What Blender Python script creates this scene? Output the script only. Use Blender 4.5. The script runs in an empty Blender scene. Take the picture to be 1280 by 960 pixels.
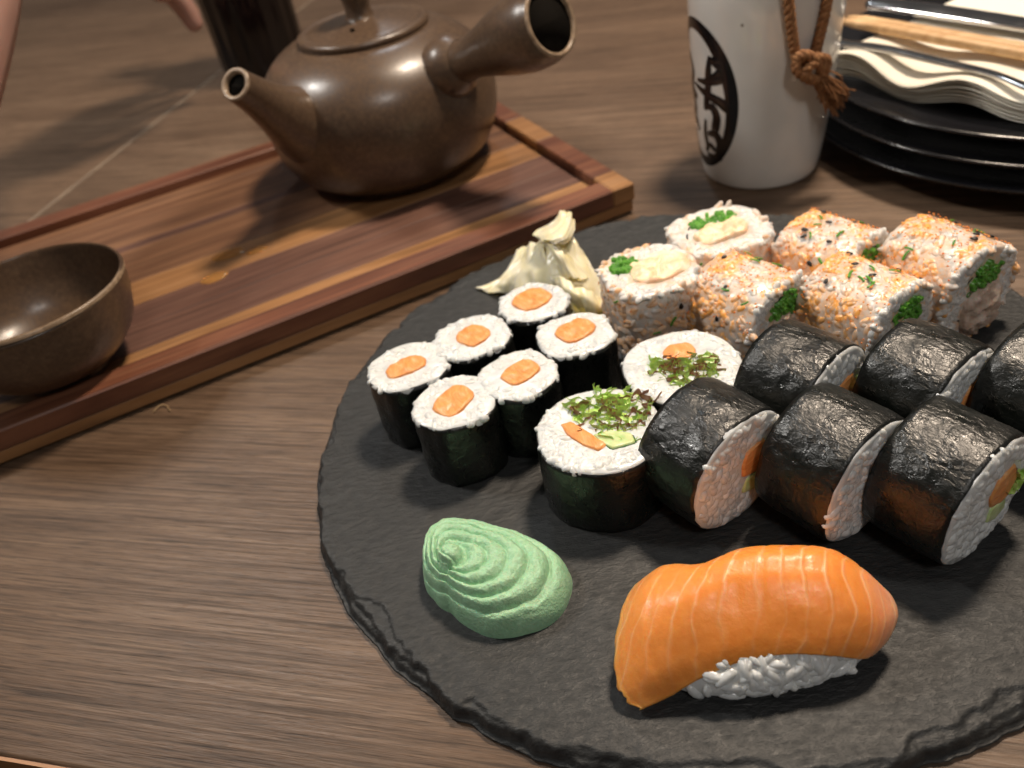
import bpy, bmesh, math, random
import numpy as np
from mathutils import Vector, Matrix, noise as mnoise

# ------------------------------------------------------------------ camera
sc = bpy.context.scene
col = sc.collection
FPX, PITCH, ROLL, HC = 1037.0, math.radians(38.8), math.radians(11.3), 0.225
cp, sp, cr, sr = math.cos(PITCH), math.sin(PITCH), math.cos(ROLL), math.sin(ROLL)
cam = bpy.data.cameras.new('camera'); camo = bpy.data.objects.new('camera', cam); col.objects.link(camo)
right = Vector((cr, -sr * sp, -sr * cp)); down = Vector((-sr, -cr * sp, -cr * cp)); fwd = Vector((0, cp, -sp))
M = Matrix.Identity(4)
for i, v in enumerate((right, -down, -fwd)):
    for j in range(3): M[j][i] = v[j]
M[2][3] = HC
camo.matrix_world = M
cam.sensor_width = 36; cam.lens = FPX / 1280 * 36
cam.clip_start = 0.004; cam.clip_end = 60
cam.dof.use_dof = True; cam.dof.focus_distance = 0.255; cam.dof.aperture_fstop = 11.5
sc.camera = camo
sc.render.resolution_x, sc.render.resolution_y = 1024, 768

# ------------------------------------------------------------------ light
w = bpy.data.worlds.new('World'); sc.world = w; w.use_nodes = True
bg = w.node_tree.nodes['Background']; bg.inputs[0].default_value = (1.0, 0.92, 0.86, 1); bg.inputs[1].default_value = 0.07

def point_lamp(name, loc, watts, colr, radius):
    l = bpy.data.lights.new(name, 'POINT'); l.energy = watts; l.color = colr; l.shadow_soft_size = radius
    o = bpy.data.objects.new(name, l); o.location = loc; col.objects.link(o); return o
point_lamp('ceiling_or_fill_lamp', (0.32, 0.52, 0.95), 47.0, (1.0, 0.82, 0.64), 0.07)
point_lamp('ceiling_or_fill_lamp', (-0.68, 0.57, 0.85), 21.0, (1.0, 0.96, 0.90), 0.07)
point_lamp('ceiling_or_fill_lamp', (0.20, -0.75, 1.3), 17.0, (1.0, 0.95, 0.90), 0.12)  # unseen fill lamp, added to brighten the front faces of the food
point_lamp('ceiling_or_fill_lamp', (0.05, 1.55, 1.3), 7.0, (0.85, 0.93, 1.0), 0.08)
sc.view_settings.view_transform = 'Standard'; sc.view_settings.look = 'None'
sc.view_settings.exposure = 0.1; sc.view_settings.gamma = 1.0
sc.render.engine = 'CYCLES'

# ------------------------------------------------------------------ helpers
def ray(u, v):
    a, b = (u - 640) / FPX, (v - 480) / FPX
    x = cr * a - sr * b; y = sr * a + cr * b
    return np.array([x, cp - y * sp, -sp - y * cp])
def G(u, v, z=0.0):
    d = ray(u, v); t = (z - HC) / d[2]
    return np.array([d[0] * t, d[1] * t, z])

rng = np.random.default_rng(7); random.seed(7)

def mk(name, V, F, mat, parent=None, smooth=True, attrs=None, kind=None):
    me = bpy.data.meshes.new(name)
    V = np.asarray(V, dtype=np.float64).reshape(-1, 3)
    if isinstance(F, np.ndarray):
        n, k = F.shape
        me.vertices.add(len(V)); me.vertices.foreach_set('co', V.ravel())
        me.loops.add(n * k); me.loops.foreach_set('vertex_index', F.ravel().astype(np.int32))
        me.polygons.add(n); me.polygons.foreach_set('loop_start', np.arange(0, n * k, k, dtype=np.int32))
        me.polygons.foreach_set('loop_total', np.full(n, k, dtype=np.int32)); me.update(calc_edges=True)
    else:
        me.from_pydata([tuple(v) for v in V], [], [tuple(int(i) for i in f) for f in F])
    me.validate()
    if smooth:
        me.polygons.foreach_set('use_smooth', np.ones(len(me.polygons), dtype=bool))
    for k, a in (attrs or {}).items():
        at = me.attributes.new(k, 'FLOAT', 'POINT'); at.data.foreach_set('value', np.asarray(a, dtype=np.float32))
    me.materials.append(mat)
    o = bpy.data.objects.new(name, me); col.objects.link(o)
    if parent is not None: o.parent = parent
    if kind: o['kind'] = kind
    return o

def thing(name, label, cat, loc=(0, 0, 0), rot=None, group=None):
    o = bpy.data.objects.new(name, None); col.objects.link(o); o.location = loc; o.empty_display_size = 0.01
    if rot is not None: o.rotation_euler = rot
    o['label'] = label; o['category'] = cat
    if group: o['group'] = group
    return o
def tag(o, label, cat, group=None):
    o['label'] = label; o['category'] = cat
    if group: o['group'] = group
    return o

def nz(p, s, seed=0.0):
    return mnoise.noise(Vector((p[0] * s + seed * 13.7, p[1] * s - seed * 7.1, p[2] * s + seed * 3.3)))
def fb(p, s, seed=0.0, o=4):
    return mnoise.fractal(Vector((p[0] * s + seed * 13.7, p[1] * s - seed * 7.1, p[2] * s + seed * 3.3)), 1.0, 2.0, o)

def grid_faces(nu, nv, wrap_u=False, off=0):
    F = []
    for i in range(nu if wrap_u else nu - 1):
        for j in range(nv - 1):
            a = i * nv + j; b = ((i + 1) % nu) * nv + j
            F.append((off + a, off + b, off + b + 1, off + a + 1))
    return F

def lathe(prof, n=72):
    V = []; m = len(prof)
    for i in range(n):
        a = 2 * math.pi * i / n
        for r, z in prof: V.append((r * math.cos(a), r * math.sin(a), z))
    return V, grid_faces(n, m, True)

def smooth_prof(p, k=6):
    p = np.array(p, float); out = []
    for i in range(len(p) - 1):
        p0 = p[max(i - 1, 0)]; p1 = p[i]; p2 = p[i + 1]; p3 = p[min(i + 2, len(p) - 1)]
        for j in range(k):
            t = j / k
            out.append(0.5 * ((2 * p1) + (-p0 + p2) * t + (2 * p0 - 5 * p1 + 4 * p2 - p3) * t * t + (-p0 + 3 * p1 - 3 * p2 + p3) * t ** 3))
    out.append(p[-1]); return np.array(out)

def tube(pts, rad, n=12, cap=True, flat=None, upv=None):
    pts = np.array(pts, float); m = len(pts)
    rad = np.full(m, rad) if np.isscalar(rad) else np.array(rad)
    T = np.gradient(pts, axis=0); T /= np.linalg.norm(T, axis=1)[:, None] + 1e-12
    u = np.cross(T[0], upv if upv is not None else ((0, 0, 1) if abs(T[0][2]) < .9 else (1, 0, 0))); u /= np.linalg.norm(u)
    V = []
    for i in range(m):
        u = u - T[i] * (u @ T[i]); u /= np.linalg.norm(u) + 1e-12; v = np.cross(T[i], u)
        for k in range(n):
            a = 2 * math.pi * k / n
            V.append(pts[i] + rad[i] * (math.cos(a) * u + math.sin(a) * v * (flat if flat else 1)))
    F = []
    for i in range(m - 1):
        for k in range(n):
            F.append((i * n + k, i * n + (k + 1) % n, (i + 1) * n + (k + 1) % n, (i + 1) * n + k))
    if cap:
        F.append(tuple(range(n))[::-1]); F.append(tuple(range((m - 1) * n, m * n)))
    return V, F

def join(parts):
    V = []; F = []
    for v, f in parts:
        o = len(V); V += [tuple(x) for x in v]; F += [tuple(i + o for i in q) for q in f]
    return V, F

def box(x0, x1, y0, y1, z0, z1, bev=0.0, seg=2):
    bm = bmesh.new(); bmesh.ops.create_cube(bm, size=1)
    for v in bm.verts:
        v.co = Vector(((x0 + x1) / 2 + v.co.x * (x1 - x0), (y0 + y1) / 2 + v.co.y * (y1 - y0), (z0 + z1) / 2 + v.co.z * (z1 - z0)))
    if bev: bmesh.ops.bevel(bm, geom=bm.edges[:], offset=bev, segments=seg, affect='EDGES', profile=0.5)
    bm.verts.index_update()
    V = [v.co[:] for v in bm.verts]; F = [tuple(l.vert.index for l in f.loops) for f in bm.faces]; bm.free()
    return V, F

# unit icosphere used for grains
_bm = bmesh.new(); bmesh.ops.create_icosphere(_bm, subdivisions=2, radius=1)
_bm.verts.index_update()
ICV = np.array([v.co[:] for v in _bm.verts]); ICF = np.array([[l.vert.index for l in f.loops] for f in _bm.faces]); _bm.free()

def grains(P, Nn, L=0.0056, R=0.00125, embed=0.35, tilt=0.25, jit=0.25):
    """rice grains lying on points P with normals Nn -> (V, F)"""
    P = np.asarray(P); Nn = np.asarray(Nn); n = len(P)
    t = rng.normal(size=(n, 3)); t -= Nn * (t * Nn).sum(1)[:, None]; t /= np.linalg.norm(t, axis=1)[:, None]
    t = t + Nn * rng.normal(0, tilt, n)[:, None]; t /= np.linalg.norm(t, axis=1)[:, None]
    b = np.cross(Nn, t); b /= np.linalg.norm(b, axis=1)[:, None]; c = np.cross(t, b)
    l = L / 2 * (1 + rng.uniform(-jit, jit, n)); r = R * (1 + rng.uniform(-.15, .2, n))
    bend = rng.normal(0, .12, n)
    X = ICV[None, :, 0] * l[:, None]
    sh = np.sqrt(np.clip(1 - 0.25 * ICV[:, 0] ** 2, 0, 1))
    Y = ICV[None, :, 1] * sh[None] * r[:, None] + bend[:, None] * (ICV[None, :, 0] ** 2) * r[:, None] * 1.5
    Z = ICV[None, :, 2] * sh[None] * r[:, None]
    C = P - Nn * (r * embed)[:, None]
    V = C[:, None, :] + X[..., None] * t[:, None] + Y[..., None] * b[:, None] + Z[..., None] * c[:, None]
    F = (ICF[None] + (np.arange(n) * len(ICV))[:, None, None]).reshape(-1, 3)
    return V.reshape(-1, 3), F

# ------------------------------------------------------------------ materials
class Mat:
    def __init__(s, name, color=(.5, .5, .5), rough=.5, **kw):
        s.m = bpy.data.materials.new(name); s.m.use_nodes = True; s.t = s.m.node_tree
        s.b = s.t.nodes['Principled BSDF']; s.b.inputs['Base Color'].default_value = (*color, 1); s.b.inputs['Roughness'].default_value = rough
        for k, v in kw.items(): s.b.inputs[k.replace('_', ' ')].default_value = v
        s.co = None
    def n(s, t, **kw):
        x = s.t.nodes.new(t)
        for k, v in kw.items(): setattr(x, k, v)
        return x
    def l(s, a, b): s.t.links.new(a, b)
    def coord(s, scale=(1, 1, 1), which='Object', rot=(0, 0, 0)):
        c = s.n('ShaderNodeTexCoord'); m = s.n('ShaderNodeMapping'); m.inputs['Scale'].default_value = scale; m.inputs['Rotation'].default_value = rot
        s.l(c.outputs[which], m.inputs['Vector']); return m.outputs[0]
    def noise(s, scale, vec=None, detail=4, rough=.55, dist=0.0):
        x = s.n('ShaderNodeTexNoise'); x.inputs['Scale'].default_value = scale; x.inputs['Detail'].default_value = detail
        x.inputs['Roughness'].default_value = rough; x.inputs['Distortion'].default_value = dist
        s.l(vec if vec is not None else s.coord(), x.inputs['Vector']); return x.outputs['Fac']
    def voro(s, scale, vec=None, feature='F1', out='Distance'):
        x = s.n('ShaderNodeTexVoronoi', feature=feature); x.inputs['Scale'].default_value = scale
        s.l(vec if vec is not None else s.coord(), x.inputs['Vector']); return x.outputs[out]
    def ramp(s, fac, stops, interp='LINEAR'):
        r = s.n('ShaderNodeValToRGB'); e = r.color_ramp.elements; r.color_ramp.interpolation = interp
        while len(e) < len(stops): e.new(.5)
        for k, (p, c) in enumerate(stops):
            e[k].position = p; e[k].color = (*c, 1) if len(c) == 3 else c
        s.l(fac, r.inputs[0]); return r.outputs['Color']
    def mix(s, fac, a, b, mode='MIX'):
        x = s.n('ShaderNodeMix', data_type='RGBA', blend_type=mode)
        for k, v in ((0, fac), (6, a), (7, b)):
            if hasattr(v, 'links'): s.l(v, x.inputs[k])
            else: x.inputs[k].default_value = v if k == 0 else (*v, 1)
        return x.outputs[2]
    def math(s, op, a, b=0.0, clamp=False):
        x = s.n('ShaderNodeMath', operation=op, use_clamp=clamp)
        for k, v in ((0, a), (1, b)):
            if hasattr(v, 'links'): s.l(v, x.inputs[k])
            else: x.inputs[k].default_value = v
        return x.outputs[0]
    def attr(s, name):
        x = s.n('ShaderNodeAttribute'); x.attribute_name = name; return x.outputs['Fac']
    def set(s, k, v): s.l(v, s.b.inputs[k])
    def bump(s, h, strength=.5, dist=.001, prev=None):
        x = s.n('ShaderNodeBump'); x.inputs['Strength'].default_value = strength; x.inputs['Distance'].default_value = dist
        s.l(h, x.inputs['Height'])
        if prev is not None: s.l(prev, x.inputs['Normal'])
        s.l(x.outputs[0], s.b.inputs['Normal']); return x.outputs[0]

def g3(v): return (v, v, v)

# table laminate: grain along local x
m = Mat('walnut_laminate', rough=.45, Specular_IOR_Level=.32)
big = m.noise(3.0, m.coord((.5, 6, 1)), 4, .6, .6)
mid = m.noise(16, m.coord((.6, 9, 1)), 6, .7, 1.4)
fine = m.noise(210, m.coord((.06, 3.4, 1)), 5, .7, .3)
pore = m.noise(520, m.coord((.16, 2.6, 1)), 3, .6)
base = m.ramp(mid, [(.3, (.062, .036, .021)), (.5, (.132, .084, .054)), (.72, (.215, .148, .100))])
base = m.mix(.55, base, m.ramp(big, [(.3, (.062, .037, .023)), (.7, (.168, .109, .070))]))
lines = m.ramp(fine, [(.36, g3(.48)), (.50, g3(1.0)), (.66, g3(1.28))])
base = m.mix(1.0, base, lines, 'MULTIPLY')
pl = m.ramp(pore, [(.34, g3(.55)), (.46, g3(1.0)), (.75, g3(1.15))])
base = m.mix(.8, base, pl, 'MULTIPLY')
m.set('Base Color', base)
m.set('Roughness', m.ramp(fine, [(.3, g3(.55)), (.7, g3(.33))]))
nb = m.bump(fine, .35, .0006); m.bump(pore, .45, .0004, nb)
WOOD = m.m
m = Mat('table_edge_band', (.30, .135, .045), .5)
m.set('Base Color', m.ramp(m.noise(30, m.coord((.2, 3, 3))), [(.3, (.20, .085, .03)), (.7, (.36, .17, .06))])); EDGE = m.m
m = Mat('pale_edge_band', (.42, .34, .26), .5); m.set('Base Color', m.ramp(m.noise(40), [(.3, (.20, .15, .11)), (.7, (.33, .26, .19))])); PALE = m.m
DARKLEG = Mat('black_steel', (.02, .02, .02), .5).m
m = Mat('dark_floor', (.03, .02, .018), .7); m.set('Base Color', m.ramp(m.noise(6), [(.3, (.012, .009, .008)), (.7, (.03, .022, .018))])); FLOORM = m.m

# slate
m = Mat('slate', (.04, .042, .045), .55, Specular_IOR_Level=.4)
v1 = m.coord((1, 1, 1), rot=(0, 0, .5))
cl = m.noise(55, m.coord((1, 3.0, 1), rot=(0, 0, .35)), 6, .62, .5); fi = m.noise(420, m.coord((.55, 1.3, 1), rot=(0, 0, .6)), 4, .65)
lg = m.noise(9, v1, 4, .6)
m.set('Base Color', m.mix(.5, m.ramp(lg, [(.3, (.016, .018, .019)), (.7, (.028, .030, .031))]), m.ramp(fi, [(.3, (.010, .011, .012)), (.7, (.046, .046, .045))])))
m.set('Roughness', m.ramp(fi, [(.3, g3(.62)), (.7, g3(.42))]))
b1 = m.bump(cl, .28, .0016); m.bump(fi, .75, .0008, b1)
SLATE = m.m

# rice
def rice_mat(name, dusted):
    m = Mat(name, (.88, .87, .83), .22, Subsurface_Weight=.65, Subsurface_Scale=.0013, Specular_IOR_Level=.6)
    m.b.inputs['Subsurface Radius'].default_value = (1.0, .85, .6); m.b.subsurface_method = 'BURLEY'
    base = m.ramp(m.noise(260, None, 2), [(.3, (.56, .58, .58)), (.65, (.68, .705, .71))])
    if dusted:
        n1 = m.noise(85, None, 4, .65, .4); n2 = m.noise(480, None, 3, .7)
        f = m.math('MULTIPLY', m.ramp(n1, [(.33, g3(0)), (.53, g3(1))]), m.ramp(n2, [(.33, g3(.3)), (.55, g3(1))]))
        f = m.math('MULTIPLY', f, m.attr('dust'))
        base = m.mix(m.math('MULTIPLY', f, .92), base, (.88, .38, .05))
    m.set('Base Color', base)
    v0 = m.coord((1, 1.7, 1.3), rot=(.4, .7, .9)); nv = m.n('ShaderNodeTexNoise'); nv.inputs['Scale'].default_value = 160
    m.l(v0, nv.inputs['Vector']); vm = m.n('ShaderNodeVectorMath', operation='MULTIPLY_ADD'); m.l(nv.outputs['Color'], vm.inputs[0]); vm.inputs[1].default_value = (.004,) * 3; m.l(v0, vm.inputs[2])
    cell = m.voro(300, vm.outputs[0]); 
    b1 = m.bump(m.ramp(cell, [(0, g3(1)), (.5, g3(.75)), (.85, g3(0))]), .10, .0008); m.bump(m.noise(900, None, 3), .12, .0003, b1)
    return m.m
RICE = rice_mat('rice', False); RICED = rice_mat('rice_dusted', True)

# nori
m = Mat('nori', (.004, .005, .004), .3, Specular_IOR_Level=.7)
fb1 = m.noise(330, m.coord((1, .45, .45), rot=(.3, .2, .5)), 4, .65, .8); fb2 = m.noise(700, m.coord((.3, 1, .5), rot=(.2, .5, -.4)), 3, .65, .5); wr = m.noise(60, None, 3, .5, .4)
m.set('Base Color', m.ramp(wr, [(.3, (.0012, .0017, .0014)), (.7, (.004, .0055, .004))]))
m.set('Roughness', m.ramp(fb1, [(.35, g3(.44)), (.65, g3(.24))]))
b1 = m.bump(wr, .22, .0016); b2 = m.bump(fb1, .36, .0007, b1); m.bump(fb2, .72, .0006, b2)
NORI = m.m

# salmon
m = Mat('salmon_chunk', (.72, .25, .055), .28, Subsurface_Weight=.35, Subsurface_Scale=.003)
m.b.inputs['Subsurface Radius'].default_value = (1, .4, .15)
s1 = m.noise(260, m.coord((1, .35, 1), rot=(0, 0, .6)), 5, .7, 1.0)
m.set('Base Color', m.ramp(s1, [(.32, (.70, .24, .06)), (.55, (.82, .36, .12)), (.72, (.88, .56, .32))]))
m.bump(s1, .5, .0012); SALM = m.m
m = Mat('salmon_slice', (.75, .25, .04), .25, Subsurface_Weight=.6, Subsurface_Scale=.004, Specular_IOR_Level=.5)
m.b.inputs['Subsurface Radius'].default_value = (1, .4, .12)
sA, tA = m.attr('s'), m.attr('t')
nn = m.noise(26, None, 3, .5); n2 = m.noise(300, None, 4, .65)
x = m.math('ADD', sA, m.math('MULTIPLY', m.math('SUBTRACT', nn, .5), .20))
fr = m.math('FRACT', m.math('MULTIPLY', x, 15.0))
d = m.math('ABSOLUTE', m.math('SUBTRACT', fr, .5))
line = m.ramp(d, [(.0, g3(1)), (.04, g3(.55)), (.13, g3(.0))])
side = m.ramp(tA, [(.0, g3(.35)), (.35, g3(.55)), (.6, g3(1)), (1.0, g3(.9))])
side = m.math('MAXIMUM', side, m.ramp(sA, [(.12, g3(1)), (.36, g3(0))]))
brk = m.ramp(m.noise(38, None, 3, .6), [(.34, g3(.15)), (.58, g3(1))])
line = m.math('MULTIPLY', m.math('MULTIPLY', line, side), brk)
body = m.ramp(sA, [(0, (.66, .30, .10)), (.15, (.76, .285, .065)), (.5, (.80, .25, .028)), (.8, (.80, .265, .05)), (.88, (.80, .33, .17)), (1, (.80, .38, .27))])
body = m.mix(.25, body, m.ramp(n2, [(.35, (.72, .24, .04)), (.65, (.89, .43, .14))]))
m.set('Base Color', m.mix(m.math('MULTIPLY', line, .62), body, (.90, .62, .38)))
b1 = m.bump(line, .3, .0006); b2 = m.bump(n2, .35, .0005, b1)
m.set('Roughness', m.ramp(n2, [(.3, g3(.46)), (.7, g3(.28))]))
SALMS = m.m

m = Mat('wasabi', (.22, .50, .20), .42, Subsurface_Weight=.25, Subsurface_Scale=.002)
a = m.noise(700, None, 4, .7); c = m.noise(120, None, 3)
m.set('Base Color', m.mix(.4, m.ramp(a, [(.3, (.23, .46, .26)), (.7, (.42, .67, .45))]), m.ramp(c, [(.3, (.26, .49, .28)), (.7, (.38, .61, .40))])))
b1 = m.bump(a, .8, .0006); m.bump(m.voro(1300), .35, .0003, b1); WAS = m.m
m = Mat('pickled_ginger', (.82, .74, .42), .25, Subsurface_Weight=.45, Subsurface_Scale=.004, Specular_IOR_Level=.6)
m.b.inputs['Subsurface Radius'].default_value = (1, .85, .4)
gg = m.noise(180, m.coord((1, .2, .3)), 4, .6, .4)
m.set('Base Color', m.ramp(gg, [(.3, (.84, .73, .42)), (.55, (.91, .83, .57)), (.75, (.94, .89, .71))])); m.bump(gg, .5, .0007); GING = m.m
m = Mat('lettuce', (.2, .4, .06), .35, Subsurface_Weight=.2, Subsurface_Scale=.002)
lt = m.attr('purple')
m.set('Base Color', m.mix(m.ramp(m.math('ADD', lt, m.math('MULTIPLY', m.math('SUBTRACT', m.noise(250), .5), .8)), [(.4, g3(0)), (.65, g3(1))]),
      m.ramp(m.noise(400), [(.3, (.34, .56, .09)), (.7, (.66, .84, .28))]), (.30, .15, .085)))
LETT = m.m
m = Mat('cucumber_flesh', (.55, .68, .30), .25, Subsurface_Weight=.4, Subsurface_Scale=.003); m.set('Base Color', m.ramp(m.noise(200), [(.3, (.42, .56, .20)), (.7, (.66, .74, .42))])); CUC = m.m
CSKIN = Mat('cucumber_skin', (.04, .13, .02), .3).m
m = Mat('chives', (.06, .22, .02), .3); m.set('Base Color', m.ramp(m.noise(300), [(.3, (.04, .18, .015)), (.7, (.16, .44, .05))])); CHIV = m.m
m = Mat('spicy_cream', (.86, .62, .40), .3, Subsurface_Weight=.4, Subsurface_Scale=.003)
m.set('Base Color', m.ramp(m.noise(220, None, 4), [(.3, (.84, .50, .28)), (.5, (.88, .68, .46)), (.7, (.92, .82, .66))])); m.bump(m.noise(300, None, 4), .6, .0015); CREAM = m.m
m = Mat('crab_filling', (.62, .48, .38), .35, Subsurface_Weight=.3, Subsurface_Scale=.003)
m.set('Base Color', m.ramp(m.noise(260, None, 4), [(.3, (.45, .30, .22)), (.55, (.62, .49, .40)), (.75, (.78, .70, .62))])); m.bump(m.noise(330, None, 4), .8, .0015); CRAB = m.m
m = Mat('roe_flakes', (.75, .22, .03), .35); m.set('Base Color', m.ramp(m.noise(500), [(.35, (.66, .15, .02)), (.55, (.82, .30, .04)), (.7, (.88, .48, .12))])); FLAKE = m.m
SESAME = Mat('black_sesame', (.012, .010, .009), .4).m

# ceramics
m = Mat('brown_stoneware', (.07, .042, .026), .32, Coat_Weight=.25, Coat_Roughness=.25)
a = m.noise(420, None, 3, .7); b = m.noise(30, None, 4)
m.set('Base Color', m.mix(.5, m.ramp(a, [(.36, (.045, .027, .017)), (.55, (.095, .060, .036)), (.72, (.15, .10, .06))]), m.ramp(b, [(.3, (.060, .034, .020)), (.7, (.105, .066, .040))])))
m.set('Roughness', m.ramp(a, [(.3, g3(.42)), (.7, g3(.28))])); m.bump(a, .12, .0004); BROWN = m.m
m = Mat('stoneware_rim', (.24, .17, .11), .35); m.set('Base Color', m.ramp(m.noise(300), [(.3, (.15, .10, .06)), (.7, (.30, .22, .15))])); RIM = m.m
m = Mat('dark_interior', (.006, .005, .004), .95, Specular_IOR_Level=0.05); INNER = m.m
m = Mat('white_glaze', (.62, .60, .56), .14, Coat_Weight=.4, Coat_Roughness=.06)
spk = m.voro(85, None, 'F1'); sel = m.noise(60, None, 1)
dots = m.math('MULTIPLY', m.ramp(spk, [(.05, g3(1)), (.10, g3(0))]), m.ramp(sel, [(.50, g3(0)), (.56, g3(1))]))
bs = m.ramp(m.noise(14, None, 4), [(.3, (.64, .62, .58)), (.7, (.78, .765, .73))])
m.set('Base Color', m.mix(m.math('MULTIPLY', dots, .9), bs, (.07, .05, .035))); GLAZE = m.m
INK = Mat('black_glaze', (.008, .008, .009), .18).m
m = Mat('hemp_rope', (.20, .085, .03), .8); rn = m.noise(600, m.coord((1, 1, 1)), 4, .7)
m.set('Base Color', m.ramp(rn, [(.3, (.10, .040, .014)), (.5, (.27, .115, .040)), (.75, (.48, .26, .11))])); m.bump(rn, .8, .0008); ROPE = m.m
m = Mat('black_porcelain', (.008, .008, .010), .22, Coat_Weight=.3, Coat_Roughness=.15); m.set('Roughness', m.ramp(m.noise(40), [(.3, g3(.2)), (.7, g3(.3))])); PLATE = m.m
m = Mat('napkin_paper', (.80, .76, .66), .85); m.bump(m.voro(900), .3, .0004); NAPK = m.m
m = Mat('steel', (.62, .62, .63), .14, Metallic=1.0); m.set('Roughness', m.ramp(m.noise(60), [(.3, g3(.10)), (.7, g3(.2))])); STEEL = m.m
m = Mat('chopstick_wood', (.62, .40, .20), .55); cw = m.noise(60, m.coord((.15, 4, 4)), 4)
m.set('Base Color', m.ramp(cw, [(.3, (.50, .29, .13)), (.7, (.68, .46, .25))])); CHOP = m.m
m = Mat('dark_glass', (.0025, .0018, .0022), .10); GLASSD = m.m
m = Mat('skin', (.50, .25, .18), .5, Subsurface_Weight=.3, Subsurface_Scale=.008); m.b.inputs['Subsurface Radius'].default_value = (1, .35, .2)
m.set('Base Color', m.ramp(m.noise(30), [(.3, (.40, .235, .195)), (.7, (.47, .285, .24))])); m.bump(m.noise(500), .2, .0005); SKIN = m.m
NAIL = Mat('nail', (.62, .38, .31), .25).m
m = Mat('tea_drop', (.75, .38, .12), .05, Transmission_Weight=.6, IOR=1.33); TEA = m.m
FIBRE = Mat('straw_fibre', (.36, .25, .13), .6).m
def strip_mat(name, c0, c1, c2):
    m = Mat(name, c1, .42)
    a = m.noise(14, m.coord((.8, 12, 3)), 5, .6, .6); b = m.noise(90, m.coord((.12, 4, 2)), 3, .6)
    x = m.ramp(a, [(.28, c0), (.5, c1), (.74, c2)])
    m.set('Base Color', m.mix(.7, x, m.ramp(b, [(.34, g3(.55)), (.5, g3(1)), (.72, g3(1.12))]), 'MULTIPLY')); m.bump(b, .25, .0004)
    m.set('Roughness', m.ramp(b, [(.3, g3(.5)), (.7, g3(.36))]))
    return m.m
S_RED = strip_mat('acacia_red', (.085, .030, .016), (.150, .056, .030), (.23, .10, .052))
S_DARK = strip_mat('acacia_dark', (.075, .035, .025), (.125, .062, .044), (.18, .095, .066))
S_LIGHT = strip_mat('acacia_light', (.20, .095, .036), (.30, .150, .060), (.39, .21, .095))
S_MID = strip_mat('acacia_mid', (.085, .038, .020), (.155, .076, .040), (.24, .125, .064))

# ------------------------------------------------------------------ setting: floor, two abutting tables
fl = mk('floor', [(-6, -6, -.75), (6, -6, -.75), (6, 6, -.75), (-6, 6, -.75)], [(0, 1, 2, 3)], FLOORM, smooth=False); fl['kind'] = 'structure'
TA = math.radians(-19.4); tu = np.array([math.cos(TA), math.sin(TA)]); tv = np.array([-math.sin(TA), math.cos(TA)])
e0 = G(0, 943)[:2]; s0 = G(50, 265)[:2]
# corner of the right table: the near edge meets the seam
cu, cv = s0 @ tu, e0 @ tv
corner = tu * cu + tv * cv
def table(u0, u1, label, near):
    t = thing('dining_table', label, 'table', (corner[0], corner[1], 0), (0, 0, TA), 'dining tables pushed together')
    d = 1.55; b = .0012
    V = [(u0, 0, 0), (u1, 0, 0), (u1, d, 0), (u0, d, 0)]
    V, F = box(u0, u1, 0, d, -.024, 0, .0011, 2)
    mk('table_top', V, F, WOOD, t, True)
    V, F = box(u0 - .0009 if near < 0 else u0, u1 if near < 0 else u1 + .0009, -.0012, .0002, -.0235, -.0012); mk('edge_band', V, F, EDGE, t, False)
    xx = u0 if near < 0 else u1
    V, F = box(xx - .0009, xx + .0009, .001, d - .001, -.0235, -.0005); mk('edge_band', V, F, PALE, t, False)
    for lx in (u0 + .06, u1 - .06):
        for ly in (.07, d - .07):
            V, F = box(lx - .025, lx + .025, ly - .025, ly + .025, -.75, -.024, .004); mk('leg', V, F, DARKLEG, t, False)
    return t
table(.0014, 1.5, 'dark walnut grained table carrying the round slate and the sushi', -1)
table(-1.3, -.0014, 'dark walnut grained table across the pale seam, under the stand-in forearm', 1)

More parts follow.
